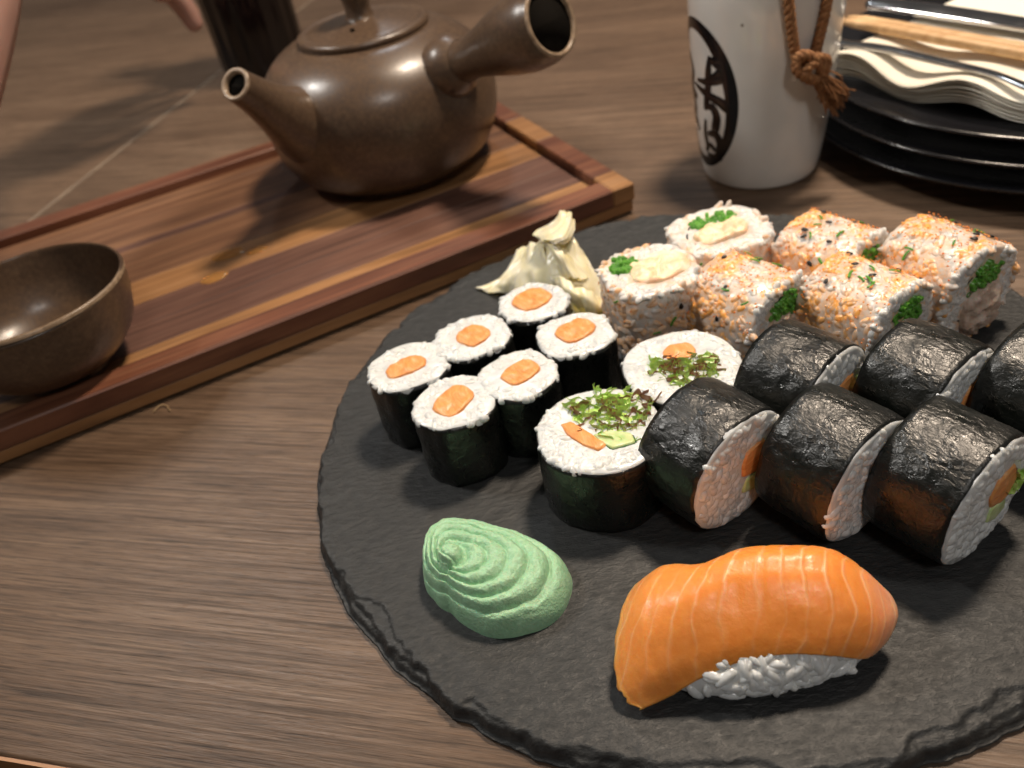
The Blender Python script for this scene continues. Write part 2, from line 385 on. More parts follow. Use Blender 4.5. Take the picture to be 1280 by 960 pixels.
# ------------------------------------------------------------------ slate plate
SC = np.array([.0677, .2408]); SR = .1505; SZ = .0065
def slate():
    na = 1300
    ins = np.r_[np.arange(0, .0150, .00055), .0156, .0165, .018, .021, .026, .036, .055, .08, .11, .14]
    V = []
    for i in range(na):
        a = 2 * math.pi * i / na; ca, sa = math.cos(a), math.sin(a)
        q = (ca, sa, 0)
        R = SR + .0012 * fb(q, 3, 1) + .0011 * fb(q, 16, 2)
        w = .0014 + .0055 * max(0, fb(q, 4.5, 3) + .22) + .0028 * max(0, fb(q, 17, 4))
        if ca * .35 - sa * .9 > .3: w += .0040 * max(0, .35 + fb(q, 6, 9))
        w = max(w, .0012)
        V.append((.985 * R * ca, .985 * R * sa, 0))
        for k, d in enumerate(ins):
            r = R - d
            p = (r * ca, r * sa, 0)
            # three cleavage layers, each breaking back a different amount
            z = SZ
            w1 = w * (1 + .22 * fb(p, 75, 5, 3)); w2 = w * (.55 + .5 * nz(p, 40, 6)) + .0007 * fb(p, 170, 6, 3); w3 = .0012 + .0010 * fb(p, 110, 7, 3)
            def st(x): return min(max(x / .0008, 0), 1)
            z -= .0010 * (1 - st(d - w1)) * min(1, w / .004); z -= .0015 * (1 - st(d - w2)); z -= .0022 * (1 - st(d - w3))
            z -= .0012 * max(0, 1 - d / (w + .001)) ** 1.5
            edge = math.exp(-d / .006)
            z += edge * .0007 * fb(p, 260, 8) + .00022 * fb(p, 60, 10) * (1 if d > .0006 else 0)
            if k == 0: z = min(z, .0016)
            V.append((p[0], p[1], max(z, .0008)))
    m_ = len(ins) + 1
    F = grid_faces(na, m_, True)
    c = len(V); V.append((0, 0, SZ))
    for i in range(na): F.append((i * m_ + m_ - 1, ((i + 1) % na) * m_ + m_ - 1, c))
    F.append(tuple(i * m_ for i in range(na))[::-1])
    o = mk('slate_plate', V, F, SLATE); o.location = (SC[0], SC[1], .0004)
    tag(o, 'round black slate serving plate with chipped rough edge holding the sushi', 'plate')
slate()
Z0 = SZ + .0004      # slate top

# ------------------------------------------------------------------ wooden tray (laminated strips, milled pocket)
BA = math.radians(19.9)
tray = thing('serving_tray', 'long laminated acacia wood tray with striped planks under the teapot', 'tray', (.0859, .4067, 0), (0, 0, BA))
U0 = -.47; EC = -.0135; FZ = .012; TZ = .018; W = .232
def strip(name, x0, x1, y0, y1, z0, z1, mt, bev=.0004):
    V, F = box(x0, x1, y0, y1, z0, z1, bev, 1); return mk(name, V, F, mt, tray, False)
strip('base_slab', U0 + .001, -.001, .001, W - .001, .0012, .0078, S_LIGHT, .0006)
fs = [(.0146, .033, S_LIGHT), (.033, .0565, S_DARK), (.0565, .080, S_DARK), (.080, .107, S_LIGHT), (.107, .150, S_MID), (.150, .158, S_DARK), (.158, .205, S_MID), (.205, .2175, S_MID)]
for y0, y1, mt in fs: strip('plank', U0 + .0135, EC, y0, y1, .0078, FZ, mt)
strip('rim', U0, EC, 0, .0146, .0078, TZ, S_RED, .0008)
strip('rim', U0, EC, .2175, W, .0078, TZ, S_RED, .0008)
for y0, y1, mt in [(0, .021, S_LIGHT), (.021, .088, S_RED), (.088, .131, S_LIGHT), (.131, W, S_RED)]:
    strip('end_block', EC, 0, y0, y1, .0078, TZ, mt, .0008)
strip('end_block', U0, U0 + .0135, .0146, .2175, .0078, TZ, S_RED, .0008)
for sx in (U0 + .04, -.05):
    for sy in (.03, W - .03):
        V, F = lathe([(0, 0), (.008, 0), (.008, .0012), (0, .0012)], 16); o = mk('foot', V, F, DARKLEG, tray); o.location = (sx, sy, 0)
def traypt(u, v, z): return (.0859 + u * math.cos(BA) - v * math.sin(BA), .4067 + u * math.sin(BA) + v * math.cos(BA), z)

# tea drops
for (px, py, rx, ry, lb) in [(285, 318, .0095, .006, 'amber tea drop on the pale plank, larger of two'), (321, 313, .0065, .004, 'amber tea drop on the pale plank, smaller of two'), (268, 347, .0075, .0055, 'dark tea drop on the purple brown plank')]:
    p = G(px, py, FZ); n = 40; V = []
    for i in range(n):
        a = 2 * math.pi * i / n; k = 1 + .12 * nz((math.cos(a), math.sin(a), px), 1.3)
        for t, z in ((1, .00002), (.94, .0003), (.7, .0006), (.3, .0008)): V.append((rx * k * t * math.cos(a), ry * k * t * math.sin(a), z))
    F = grid_faces(n, 4, True) + [tuple(i * 4 + 3 for i in range(n))]
    o = mk('tea_drop', V, F, TEA); o.location = (p[0], p[1], FZ + .0001); o.rotation_euler = (0, 0, BA); tag(o, lb, 'tea drop', 'tea drops on the tray')

# ------------------------------------------------------------------ teapot
TB = np.array([-.0440, .507, FZ])
pot = thing('teapot', 'round brown stoneware teapot with side handle on the wooden tray', 'teapot', TB)
pr = smooth_prof([(.0445, .0), (.0462, .0012), (.0470, .0032), (.0515, .0050), (.0612, .0120), (.0680, .0250), (.0702, .0385), (.0698, .0510), (.0658, .0630), (.0572, .0732), (.0460, .0800), (.0385, .0822), (.0370, .0824), (.0360, .0810), (.035, .078)])
V, F = lathe(pr, 96); n_ = len(pr); F.append(tuple(i * n_ for i in range(96))[::-1]); mk('body', V, F, BROWN, pot)
lp = smooth_prof([(.0365, .0805), (.0382, .0830), (.0385, .0845), (.0375, .0860), (.0352, .0866), (.0328, .0862), (.030, .0869), (.0180, .0895), (.0085, .0905)], 5)
V, F = lathe(lp, 80); n_ = len(lp); F.append(tuple(i * n_ + n_ - 1 for i in range(80))); lid = mk('lid', V, F, BROWN, pot)
kp = smooth_prof([(.0092, .0898), (.0078, .0918), (.0072, .096), (.0088, .103), (.0118, .110), (.0128, .116), (.0105, .121), (.0055, .1232), (.0004, .1238)], 5)
V, F = lathe(kp, 40); mk('knob', V, F, BROWN, lid)
hv, hf = lathe([(.0001, .0004), (.0011, .0004), (.0014, 0), (.0011, -.0005)], 16); o = mk('steam_hole', hv, hf, INNER, lid); o.location = (-.004, -.021, .0896)
def pol(az, r, z): return np.array([r * math.cos(math.radians(az)), r * math.sin(math.radians(az)), z])
def horn(name, pts, rads, inner_depth, wall, az):
    c = smooth_prof(pts, 7); r = smooth_prof([(x, 0) for x in rads], 7)[:, 0]
    V1, F1 = tube(c, r, 40, False)
    o = mk(name, V1, F1, BROWN, pot)
    k = len(c); end = c[-1]; d = c[-1] - c[-2]; d /= np.linalg.norm(d)
    cc = [c[-1], c[-1] + d * .0010, c[-1] + d * .0013, c[-1] + d * .0008, c[-1] - d * .002]
    rr = [r[-1], r[-1] * .985, r[-1] - wall * .5, r[-1] - wall, r[-1] - wall * 1.1]
    V2, F2 = tube_fixed(cc, rr, d, 40); mk('mouth_rim', V2, F2, RIM, o)
    cc = [c[-1] - d * .0019] + [c[j] for j in range(k - 2, max(k - 2 - inner_depth, 0), -1)]
    rr = [r[-1] - wall * 1.1] + [max(r[j] - wall * 1.1, .002) for j in range(k - 2, max(k - 2 - inner_depth, 0), -1)]
    V3, F3 = tube(cc, rr, 40, False); F3.append(tuple(range((len(cc) - 1) * 40, len(cc) * 40))); mk('bore', V3, F3, INNER, o)
    return o
def tube_fixed(c, r, d, n):
    u = np.cross(d, (0, 0, 1)); u /= np.linalg.norm(u); v = np.cross(d, u); V = []
    for p, q in zip(c, r):
        for k in range(n):
            a = 2 * math.pi * k / n; V.append(p + q * (math.cos(a) * u + math.sin(a) * v))
    F = [(i * n + k, i * n + (k + 1) % n, (i + 1) * n + (k + 1) % n, (i + 1) * n + k) for i in range(len(c) - 1) for k in range(n)]
    return V, F
tipw = G(295, 106, .102) - TB
r0 = pol(-137, .050, .047)
horn('spout', [r0, r0 * .72 + tipw * .28 + np.array([0, 0, -.0035]), r0 * .45 + tipw * .55 + np.array([0, 0, -.003]), r0 * .2 + tipw * .8 + np.array([0, 0, -.001]), tipw], [.0265, .0195, .0132, .0098, .0084], 9, .0024, -135)
hend = G(688, 27, .107) - TB; hr = pol(-43, .056, .064)
dd = hend - hr
horn('handle', [hr, hr + dd * .22, hr + dd * .40, hr + dd * .60, hr + dd * .78, hr + dd * .92, hend], [.0145, .0108, .0122, .0162, .0188, .0186, .0168], 22, .0024, -43)
# flange collar round the handle root
V, F = tube([hr + dd * .02, hr + dd * .10, hr + dd * .17, hr + dd * .22], [.0165, .0170, .0150, .0112], 36, False); mk('collar', V, F, BROWN, pot)

# ------------------------------------------------------------------ tea bowl
bp = smooth_prof([(.0205, .0), (.0215, .0008), (.0212, .0050), (.0222, .0062), (.031, .0095), (.0400, .0185), (.0448, .030), (.0468, .0420), (.0472, .0452), (.0462, .0462), (.0452, .0452), (.0440, .040), (.041, .0285), (.0345, .0175), (.022, .0105), (.0004, .0085)])
V, F = lathe(bp, 96); n_ = len(bp); F.append(tuple(i * n_ for i in range(96))[::-1])
bowl = thing('tea_bowl', 'small brown stoneware tea bowl on the wooden tray', 'bowl', (-.2080, .3425, FZ)); bowl.scale = (.95, .95, .96)
mk('bowl_body', V, F, BROWN, bowl)
V, F = tube_fixed([np.array([0, 0, .0444]), np.array([0, 0, .0458]), np.array([0, 0, .0465]), np.array([0, 0, .0458]), np.array([0, 0, .0444])], [.04735, .0472, .0462, .0452, .0449], np.array([0.0, 0.05, 1.0]), 96); mk('rim_band', V, F, RIM, bowl)

# ------------------------------------------------------------------ sake bottle
BC = np.array([.1645, .4325]); BAZ = math.degrees(math.atan2(-BC[1], -BC[0]))
bot = thing('sake_bottle', 'white speckled ceramic sake bottle with black brush lettering and rope', 'bottle', (BC[0], BC[1], 0))
bpf = smooth_prof([(.0285, 0), (.0306, .0008), (.0318, .004), (.0332, .012), (.0354, .032), (.0372, .058), (.0385, .084), (.0388, .104), (.0362, .124), (.0280, .140), (.0185, .150), (.0145, .160), (.0142, .172), (.0165, .183), (.0205, .190), (.0195, .1915), (.015, .186), (.012, .17)], 6)
V, F = lathe(bpf, 110); n_ = len(bpf); F.append(tuple(i * n_ for i in range(110))[::-1]); mk('bottle_body', V, F, GLAZE, bot)
def brad(z):
    o = np.argsort(bpf[:80, 1]); return float(np.interp(z, bpf[:96, 1][np.argsort(bpf[:96, 1])], bpf[:96, 0][np.argsort(bpf[:96, 1])]))
EAZ = BAZ - 62; EZ = .050
def surf(x, y, off=.0004):     # x arc metres, y metres from the emblem centre
    z = EZ + y; r = brad(z) + off; a = math.radians(EAZ) + x / .037
    return (r * math.cos(a), r * math.sin(a), z)
ax, by = .0285, .0405
n = 120; V = []
for i in range(n):
    a = 2 * math.pi * i / n; wd = .0068 + .0012 * math.sin(a * 2 + .6)
    for k in range(4):
        f_ = k / 3; V.append(surf((ax - wd * f_) * math.cos(a), (by - wd * f_) * math.sin(a), .0003 if k in (1, 2) else .00005))
mk('emblem_ring', V, grid_faces(n, 4, True), INK, bot)
strokes = [
    [(.016, .027, .0012), (.019, .0235, .0022), (.0135, .0215, .0014), (.0185, .0175, .0018), (.0115, .012, .0012), (.006, .009, .0008)],
    [(.012, .024, .001), (.0105, .015, .0022), (.0095, .006, .0024), (.0075, -.002, .0022), (.006, -.006, .0012)],
    [(.000, .0085, .0010), (.008, .0095, .0018), (.0165, .0125, .0026), (.0205, .0135, .0016)],
    [(-.004, .0055, .001), (.006, .0035, .0020), (.0165, .0010, .0026), (.0225, -.0015, .0030), (.0232, .0005, .0012)],
    [(.008, -.0045, .0010), (.0125, -.0035, .0024), (.0150, -.0085, .0026), (.0135, -.016, .0026), (.0155, -.0175, .0012)],
    [(.006, -.0115, .001), (.0045, -.020, .0018), (.0055, -.0275, .0018), (.0035, -.0305, .001)],
    [(.0075, -.0195, .0012), (.0135, -.0185, .0024), (.0165, -.0235, .0026), (.0150, -.0305, .0024), (.0165, -.0335, .0012)],
    [(.0065, -.0255, .0010), (.0100, -.0265, .0016), (.0125, -.0285, .0010)],
    [(.0045, -.0325, .0010), (.0105, -.0325, .0016), (.0150, -.0335, .0010)],
    [(-.012, .020, .001), (-.006, .012, .0022), (-.010, .002, .0024), (-.006, -.008, .0022), (-.011, -.018, .0012)],
    [(-.018, .004, .001), (-.010, .002, .0024), (-.002, -.002, .0016)],
    [(-.016, -.012, .001), (-.008, -.014, .0022), (-.003, -.021, .0016)]]
for st in strokes:
    c = smooth_prof(st, 8); d = np.gradient(c[:, :2], axis=0); d /= np.linalg.norm(d, axis=1)[:, None] + 1e-9; nrm = np.stack([-d[:, 1], d[:, 0]], 1)
    V = []
    for p, q in zip(c, nrm):
        for k, o_ in ((-1, .00005), (-.6, .0003), (.6, .0003), (1, .00005)): V.append(surf(p[0] + q[0] * p[2] * k * 1.1, p[1] + q[1] * p[2] * k * 1.1, o_))
    mk('brush_stroke', V, grid_faces(len(c), 4), INK, bot)
# rope
def bsurf(daz, z, off): 
    a = math.radians(BAZ + daz); r = brad(z) + off; return np.array([r * math.cos(a), r * math.sin(a), z])
def rope(name, ctrl, rad, parent, turns=10, k=14):
    c = smooth_prof(ctrl, k); m_ = len(c); parts = []
    T = np.gradient(c, axis=0); T /= np.linalg.norm(T, axis=1)[:, None]
    u = np.cross(T[0], (0, 0, 1) if abs(T[0][2]) < .9 else (1, 0, 0)); u /= np.linalg.norm(u); U = []
    for i in range(m_):
        u = u - T[i] * (u @ T[i]); u /= np.linalg.norm(u); U.append(u.copy())
    U = np.array(U); Vv = np.cross(T, U)
    for s_ in range(3):
        ph = 2 * math.pi * (s_ / 3) + np.linspace(0, turns * 2 * math.pi, m_)
        parts.append(tube(c + rad * .55 * (np.cos(ph)[:, None] * U + np.sin(ph)[:, None] * Vv), rad * .56, 8))
    V, F = join(parts); return mk(name, V, F, ROPE, parent)
KD, KZ = 29, .0700
kn = bsurf(KD, KZ, .0055)
rope('rope', [bsurf(2, .160, .0025), bsurf(6, .146, .003), bsurf(11, .124, .003), bsurf(14, .102, .003), bsurf(18, .085, .003), bsurf(23, .072, .003), kn + [0, 0, .004], kn], .0026, bot, 12, 12)
rope('rope', [bsurf(52, .160, .0025), bsurf(50, .146, .003), bsurf(46, .124, .003), bsurf(42, .102, .003), bsurf(39, .085, .003), bsurf(35, .072, .003), kn + [.001, 0, .003], kn], .0026, bot, 12, 12)
rope('neck_loop', [np.array([.0165 * math.cos(a), .0165 * math.sin(a), .160 + .001 * math.sin(3 * a)]) for a in np.linspace(0, 2 * math.pi, 20)], .0022, bot, 18, 5)
a0 = math.radians(BAZ + KD); ru = np.array([math.cos(a0), math.sin(a0), 0]); tu_ = np.array([-math.sin(a0), math.cos(a0), 0]); zu = np.array([0, 0, 1.])
def kp_(x, z, o_): return kn + tu_ * x + zu * z + ru * o_
rope('knot', [kp_(-.0075, .004, 0), kp_(-.004, .0065, .003), kp_(.003, .002, .0045), kp_(.0075, -.004, .003), kp_(.004, -.008, .001), kp_(-.002, -.0055, .003), kp_(-.0075, 0, .002), kp_(-.0055, .0045, .001), kp_(.002, .004, .0048), kp_(.008, .0005, .003), kp_(.0075, -.006, .001), kp_(.001, -.0065, .0042), kp_(-.004, -.002, .004), kp_(.001, .002, .0052), kp_(.006, -.006, .003)], .0024, bot, 12, 8)
parts = []
for i in range(120):
    aa = rng.uniform(-.5, .6); L_ = rng.uniform(.014, .023); s_ = kp_(.005 + rng.normal(0, .0016), -.0065 + rng.normal(0, .0012), .0022 + rng.normal(0, .0012))
    d = tu_ * (.62 + aa * .55) + zu * (-.86) + ru * rng.normal(.03, .12); d /= np.linalg.norm(d)
    mid_ = s_ + d * L_ * .5 + tu_ * rng.normal(0, .0012) + ru * rng.normal(.0006, .0008)
    parts.append(tube(smooth_prof([s_, mid_, s_ + d * L_ + zu * rng.normal(0, .002) + tu_ * rng.normal(0, .001)], 3), rng.uniform(.00022, .00045), 4))
V, F = join(parts); mk('tassel', V, F, ROPE, bot, kind='stuff')

# ------------------------------------------------------------------ stack of black plates, napkins, cutlery
PC = np.array([.318, .424]); PRD = .118
def plate(z, r, label):
    p = smooth_prof([(.0, .0006), (r * .55, .0006), (r * .56, .0), (r * .60, .0), (r * .62, .002), (r * .80, .0062), (r * .955, .0125), (r * .995, .0152), (r, .0166), (r * .985, .0172), (r * .955, .0160), (r * .80, .0105), (r * .60, .0062), (r * .3, .0055), (.0005, .0055)], 4)
    p[:, 1] = np.maximum(p[:, 1], 0)
    V, F = lathe(p, 128); o = mk('black_plate', V, F, PLATE); o.location = (PC[0], PC[1], z); tag(o, label, 'plate', 'black plates stacked beside the sake bottle'); return o
plate(.0002, PRD + .004, 'glossy black plate at the bottom of the stack beside the sake bottle')
plate(.0120, PRD + .003, 'glossy black plate in the middle of the stack beside the sake bottle')
plate(.0238, PRD, 'glossy black plate on top of the stack, under the napkins')
NZ = .0310
fa, fb_ = G(1046, 97, .040), G(1285, 152, .040)
nd = (fb_ - fa)[:2]; nd /= np.linalg.norm(nd); nn_ = np.array([-nd[1], nd[0]])
if nn_ @ (PC - fa[:2]) < 0: nn_ = -nn_
LAYERS = 7
for li in range(LAYERS):
    nu, nv = 90, 40; V = []
    for i in range(nu):
        for j in range(nv):
            s_ = -.004 + .190 * i / (nu - 1); t_ = (.130) * j / (nv - 1) + .0007 * (LAYERS - li) + .0012 * nz((s_ * 30, li * 3.1, 0), 1.0)
            edge = math.exp(-t_ / .035)
            x = fa[0] + nd[0] * s_ + nn_[0] * t_; y = fa[1] + nd[1] * s_ + nn_[1] * t_
            zz = .0372 + .0019 * li + edge * (.0024 * math.sin(s_ * 105 + .6 + t_ * 20) + .0016 * math.sin(s_ * 61 + 2)) * (.8 + .05 * li + .35 * nz((s_ * 18, li * 1.7, 4), 1.0)) * 1.25 + .0012 * math.sin(s_ * 55 + t_ * 70 + .4) * (1 - edge) * .5
            zz += .0016 * math.exp(-((s_ - .02) / .03) ** 2) * 0
            V.append((x, y, zz))
    F = grid_faces(nu, nv)
    o = mk('paper_napkin', V, F, NAPK); 
    so = o.modifiers.new('solid', 'SOLIDIFY'); so.thickness = .0005; so.offset = 1
    tag(o, ['cream paper napkin with wavy edge at the bottom of the napkin pile', 'cream paper napkin with wavy edge on top of the napkin pile under the cutlery', '%s cream paper napkin counted up from the bottom of the wavy pile' % ['', 'second', 'third', 'fourth', 'fifth', 'sixth', ''][li]][0 if li == 0 else (1 if li == LAYERS - 1 else 2)], 'napkin', 'paper napkins piled on the black plates')
ctop = .0372 + .0019 * LAYERS + .0022
def pathpts(pxs, z): return np.array([G(a, b, z) for a, b in pxs])
# fork near the napkin edge
c = pathpts([(1030, 50), (1055, 55), (1110, 62), (1180, 78), (1240, 92), (1282, 108), (1320, 124)], ctop + .001)
c = smooth_prof(c, 8); m_ = len(c)
fk = thing('fork', 'shiny steel fork lying along the napkin edge below the chopsticks', 'fork', c[0])
V, F = tube(c - c[0], np.interp(np.linspace(0, 1, m_), [0, .06, .3, .7, 1], [.0022, .0042, .0040, .0028, .0030]), 14, True, .45, (0, 0, 1)); mk('handle', V, F, STEEL, fk)
d = c[-1] - c[-5]; d /= np.linalg.norm(d); sd = np.cross(d, (0, 0, 1)); e = c[-1] - c[0]
V, F = box(-.001, .020, -.0095, .0095, -.0008, .0008, .0006); R_ = np.array([d, sd, np.cross(d, sd)]); mk('head', np.array(V) @ R_ + e, F, STEEL, fk)
for k in range(4):
    V, F = tube(np.array([[.019, -.0075 + k * .005, 0], [.035, -.0075 + k * .005, -.0008], [.052, -.0075 + k * .005, .001]]), [.0013, .0012, .0006], 8); mk('tine', np.array(V) @ R_ + e, F, STEEL, fk)
# knife behind
c = pathpts([(1086, 3), (1120, 8), (1180, 16), (1240, 25), (1290, 33), (1330, 40)], ctop + .002); c = smooth_prof(c, 8); m_ = len(c)
kf = thing('knife', 'shiny steel table knife behind the wooden chopsticks on the napkins', 'knife', c[0])
V, F = tube(c - c[0], np.interp(np.linspace(0, 1, m_), [0, .05, .4, 1], [.004, .0074, .0080, .0070]), 16, True, .42, (0, 0, 1)); mk('handle', V, F, STEEL, kf)
d = c[-1] - c[-5]; d /= np.linalg.norm(d); sd = np.cross(d, (0, 0, 1)); R_ = np.array([d, sd, np.cross(d, sd)])
V, F = box(-.002, .10, -.006, .006, -.0006, .0006, .0004); mk('blade', np.array(V) @ R_ + (c[-1] - c[0]), F, STEEL, kf)
# chopsticks: a joined wooden pair
for k, (off, lb) in enumerate(((-.0032, 'pale wooden chopstick of the pair, beside the steel fork'), (.0032, 'pale wooden chopstick of the pair, beside the steel knife'))):
    a_, b_ = G(1056, 24, ctop + .003), G(1290, 66, ctop + .003); d = b_ - a_; d /= np.linalg.norm(d); sd = np.cross((0, 0, 1), d)
    L_ = .20; prof = [(0, .0012, .0012), (.010, .0030, .0024), (.03, .0031, .0026), (L_, .0031, .0026)]
    V = []
    for x, hw, hh in prof:
        for k2 in range(10):
            t_ = 2 * math.pi * k2 / 10 + .31; V.append(a_ + d * x + sd * (off + hw * math.copysign(abs(math.cos(t_)) ** .6, math.cos(t_))) + np.array([0, 0, hh * math.copysign(abs(math.sin(t_)) ** .6, math.sin(t_))]))
    F = [(i * 10 + q, i * 10 + (q + 1) % 10, (i + 1) * 10 + (q + 1) % 10, (i + 1) * 10 + q) for i in range(3) for q in range(10)] + [tuple(range(10))[::-1], tuple(range(30, 40))]
    V = np.array(V); o = mk('chopstick', V - a_, F, CHOP); o.location = a_; tag(o, lb, 'chopstick', 'wooden chopsticks on the napkins')

# ------------------------------------------------------------------ dark bottle behind the teapot
gb = G(328, 100)[:2]; fl_ = []
db = thing('dark_bottle', 'black fluted glass bottle standing behind the teapot', 'bottle', (-.163, .800, 0))
pf = smooth_prof([(.0005, .002), (.032, .002), (.034, 0), (.037, .002), (.0385, .008), (.039, .08), (.0395, .125), (.036, .145), (.022, .165), (.015, .18), (.0145, .215)], 5)
V = []; n = 144
for i in range(n):
    a = 2 * math.pi * i / n; fl2 = 1 - .05 * (0.5 + .5 * math.cos(a * 14))
    for r, z in pf:
        k = fl2 if .01 < z < .125 else 1
        V.append((r * k * math.cos(a), r * k * math.sin(a), z))
mk('bottle_body', V, grid_faces(n, len(pf), True), GLASSD, db)
V, F = lathe([(0.0005, .2145), (.016, .2145), (.0165, .216), (.0165, .234), (.0155, .2355), (.0005, .2355)], 32); mk('cap', V, F, DARKLEG, db)

# ------------------------------------------------------------------ sushi
def outline(n, rx, ry, sq, seed, amp=.03):
    """closed outline: superellipse with exponent sq and low-frequency noise"""
    out = []
    for i in range(n):
        a = 2 * math.pi * i / n; c, s = math.cos(a), math.sin(a)
        x = rx * math.copysign(abs(c) ** (2 / sq), c); y = ry * math.copysign(abs(s) ** (2 / sq), s)
        k = 1 + amp * nz((c * 1.4, s * 1.4, seed), 1.0, seed); out.append((x * k, y * k))
    return np.array(out)

def inside(poly, p):
    x, y = p[:, 0], p[:, 1]; r = np.zeros(len(p), bool); j = len(poly) - 1
    for i in range(len(poly)):
        xi, yi = poly[i]; xj, yj = poly[j]
        c = ((yi > y) != (yj > y)) & (x < (xj - xi) * (y - yi) / (yj - yi + 1e-15) + xi); r ^= c; j = i
    return r

def nori_shell(ol, L, seed, parent, wob=.0004, thick=.00055, z0=0.0):
    n = len(ol); nz_ = 16; V = []
    prof = [(j / (nz_ - 1)) for j in range(nz_)]
    for i in range(n):
        x, y = ol[i]; r = math.hypot(x, y); ux, uy = x / r, y / r
        for t in prof:
            z = z0 + t * (L - z0); k = wob * fb((x, y, z), 190, seed, 3) + wob * .8 * nz((x, y, z), 70, seed) - .0005 * (2 * t - 1) ** 4
            zz = z + (.0004 * nz((x, y, 0), 220, seed + 2) if t == 1 else 0)
            V.append((x + ux * k, y + uy * k, zz))
        xx, yy, zz = V[-1]; V.append((xx - ux * thick, yy - uy * thick, zz)); V.append((xx - ux * thick, yy - uy * thick, zz - .004))
    m_ = nz_ + 2; F = grid_faces(n, m_, True); F.append(tuple(i * m_ for i in range(n))[::-1])
    return mk('nori', V, F, NORI, parent)

def rice_core(ol, L, seed, scale=.965, z0=.0008, dome=.0004):
    """rice prism with a dented cut face -> V, F"""
    n = len(ol); rings = [1, .97, .88, .75, .6, .45, .3, .15]; V = []
    for i in range(n):
        x, y = ol[i] * scale
        V.append((x * .98, y * .98, z0))
        for k, t in enumerate(rings):
            p = (x * t, y * t, 0); z = L - (.0006 if k == 0 else 0) + dome * (1 - t * t) + .00025 * fb(p, 300, seed, 2)
            V.append((x * t, y * t, z))
    m_ = len(rings) + 1; F = grid_faces(n, m_, True); c = len(V); V.append((0, 0, L + dome))
    for i in range(n): F.append((i * m_ + m_ - 1, ((i + 1) % n) * m_ + m_ - 1, c))
    F.append(tuple(i * m_ for i in range(n))[::-1]); return V, F

def face_grains(ol, L, holes, count, margin=.93, Lg=.0055, Rg=.0012, embed=.45, tilt=.12):
    mx = np.abs(ol).max(); P = rng.uniform(-mx, mx, (count * 6, 2)); P = P[inside(ol * margin, P)]
    for h in holes:
        h = np.asarray(h); c = h.mean(0); mr = np.linalg.norm(h - c, axis=1).mean(); P = P[~inside(c + (h - c) * (1 + .0019 / mr), P)]
    P = P[:count]; n = len(P); P3 = np.c_[P, np.full(n, L) + rng.normal(0, .00012, n)]
    return grains(P3, np.tile([0, 0, 1.], (n, 1)), Lg, Rg, embed, tilt)

def np_join(parts):
    V = []; T = []; o = 0
    for v, f in parts:
        v = np.asarray(v, float).reshape(-1, 3)
        tri = []
        if isinstance(f, np.ndarray) and f.shape[1] == 3: tri = f
        else:
            for q in f:
                for k in range(1, len(q) - 1): tri.append((q[0], q[k], q[k + 1]))
            tri = np.array(tri)
        V.append(v); T.append(tri + o); o += len(v)
    return np.concatenate(V), np.concatenate(T)

def chunk(poly, z0, z1, seed, rough=.0006, bulge=.0006):
    """irregular prism with a lumpy top following polygon poly"""
    poly = np.asarray(poly, float); c = poly.mean(0); n = len(poly); V = []; rings = [1, .94, .84, .72, .58, .44, .3, .15]
    for i in range(n):
        V.append((*poly[i], z0))
        for k, t in enumerate(rings):
            q = c + (poly[i] - c) * t; z = z1 - (.0007 if k == 0 else 0) + bulge * (1 - t * t) + rough * fb((q[0], q[1], z1), 260, seed, 4); V.append((q[0], q[1], z))
    m_ = len(rings) + 1; F = grid_faces(n, m_, True); k = len(V); V.append((c[0], c[1], z1 + bulge + rough * fb((c[0], c[1], z1), 260, seed, 4)))
    for i in range(n): F.append((i * m_ + m_ - 1, ((i + 1) % n) * m_ + m_ - 1, k))
    return V, F
def blob(cx, cy, rx, ry, rot, seed, n=40, amp=.12, sq=2.6):
    o = outline(n, rx, ry, sq, seed, amp); c, s = math.cos(rot), math.sin(rot)
    for i in range(n): o[i] *= 1 + .05 * nz((i * .9, seed, 0), 1.0)
    return o @ np.array([[c, s], [-s, c]]) + [cx, cy]

# --- hosomaki
HL = .0300
def hosomaki(px, py, label, seed, core, rot, rx=.0152, ry=.0150, sq=2.4, tiltx=0, tilty=0):
    HL = .0300 + .0014 * math.sin(seed * 5.3)
    p = G(px, py, Z0 + HL); t = thing('salmon_hosomaki', label, 'sushi roll', (p[0], p[1], Z0), (tiltx, tilty, rot), 'salmon hosomaki on the slate')
    ol = outline(72, rx, ry, sq, seed, .11)
    nori_shell(ol, HL - .0004, seed, t)
    sal = blob(*core, seed + .5)
    V, T = np_join([rice_core(ol, HL, seed), face_grains(ol, HL + .0003, [sal], 95, .90, .0056, .00160, .84, .05)])
    mk('rice', V, T, RICE, t, kind='stuff')
    V, F = chunk(sal, HL - .006, HL + .0010, seed); mk('salmon', V, F, SALM, t)
    return t
hosomaki(509, 457, 'thin salmon roll at the outer corner of the six, behind the front one', 1.1, (-.0005, -.001, .0082, .0052, .25), .1, .0156, .0148, 2.5)
hosomaki(590, 421, 'thin salmon roll in the row nearest the wooden tray, between two others', 2.2, (.0005, .0, .0064, .0070, .5), .2, .0152, .0142, 2.5)
hosomaki(667, 377, 'thin salmon roll with pinkish core tucked against the pickled ginger', 3.3, (0, .0015, .0082, .0074, .3), .25, .0146, .0140, 2.3)
hosomaki(567, 502, 'thin salmon roll facing the wasabi, with large oval core', 4.4, (0, 0, .0086, .0064, .75), .15, .0152, .0148, 2.3)
hosomaki(648, 468, 'thin salmon roll in the middle, between the wide lettuce roll and the ginger row', 5.5, (.001, .0, .0074, .0056, .2), .35, .0140, .0148, 2.5)
hosomaki(719, 417, 'thin salmon roll beside the uramaki with cream, with blocky core', 6.6, (.0005, .0012, .0082, .0062, .3), .2, .0150, .0145, 2.5)

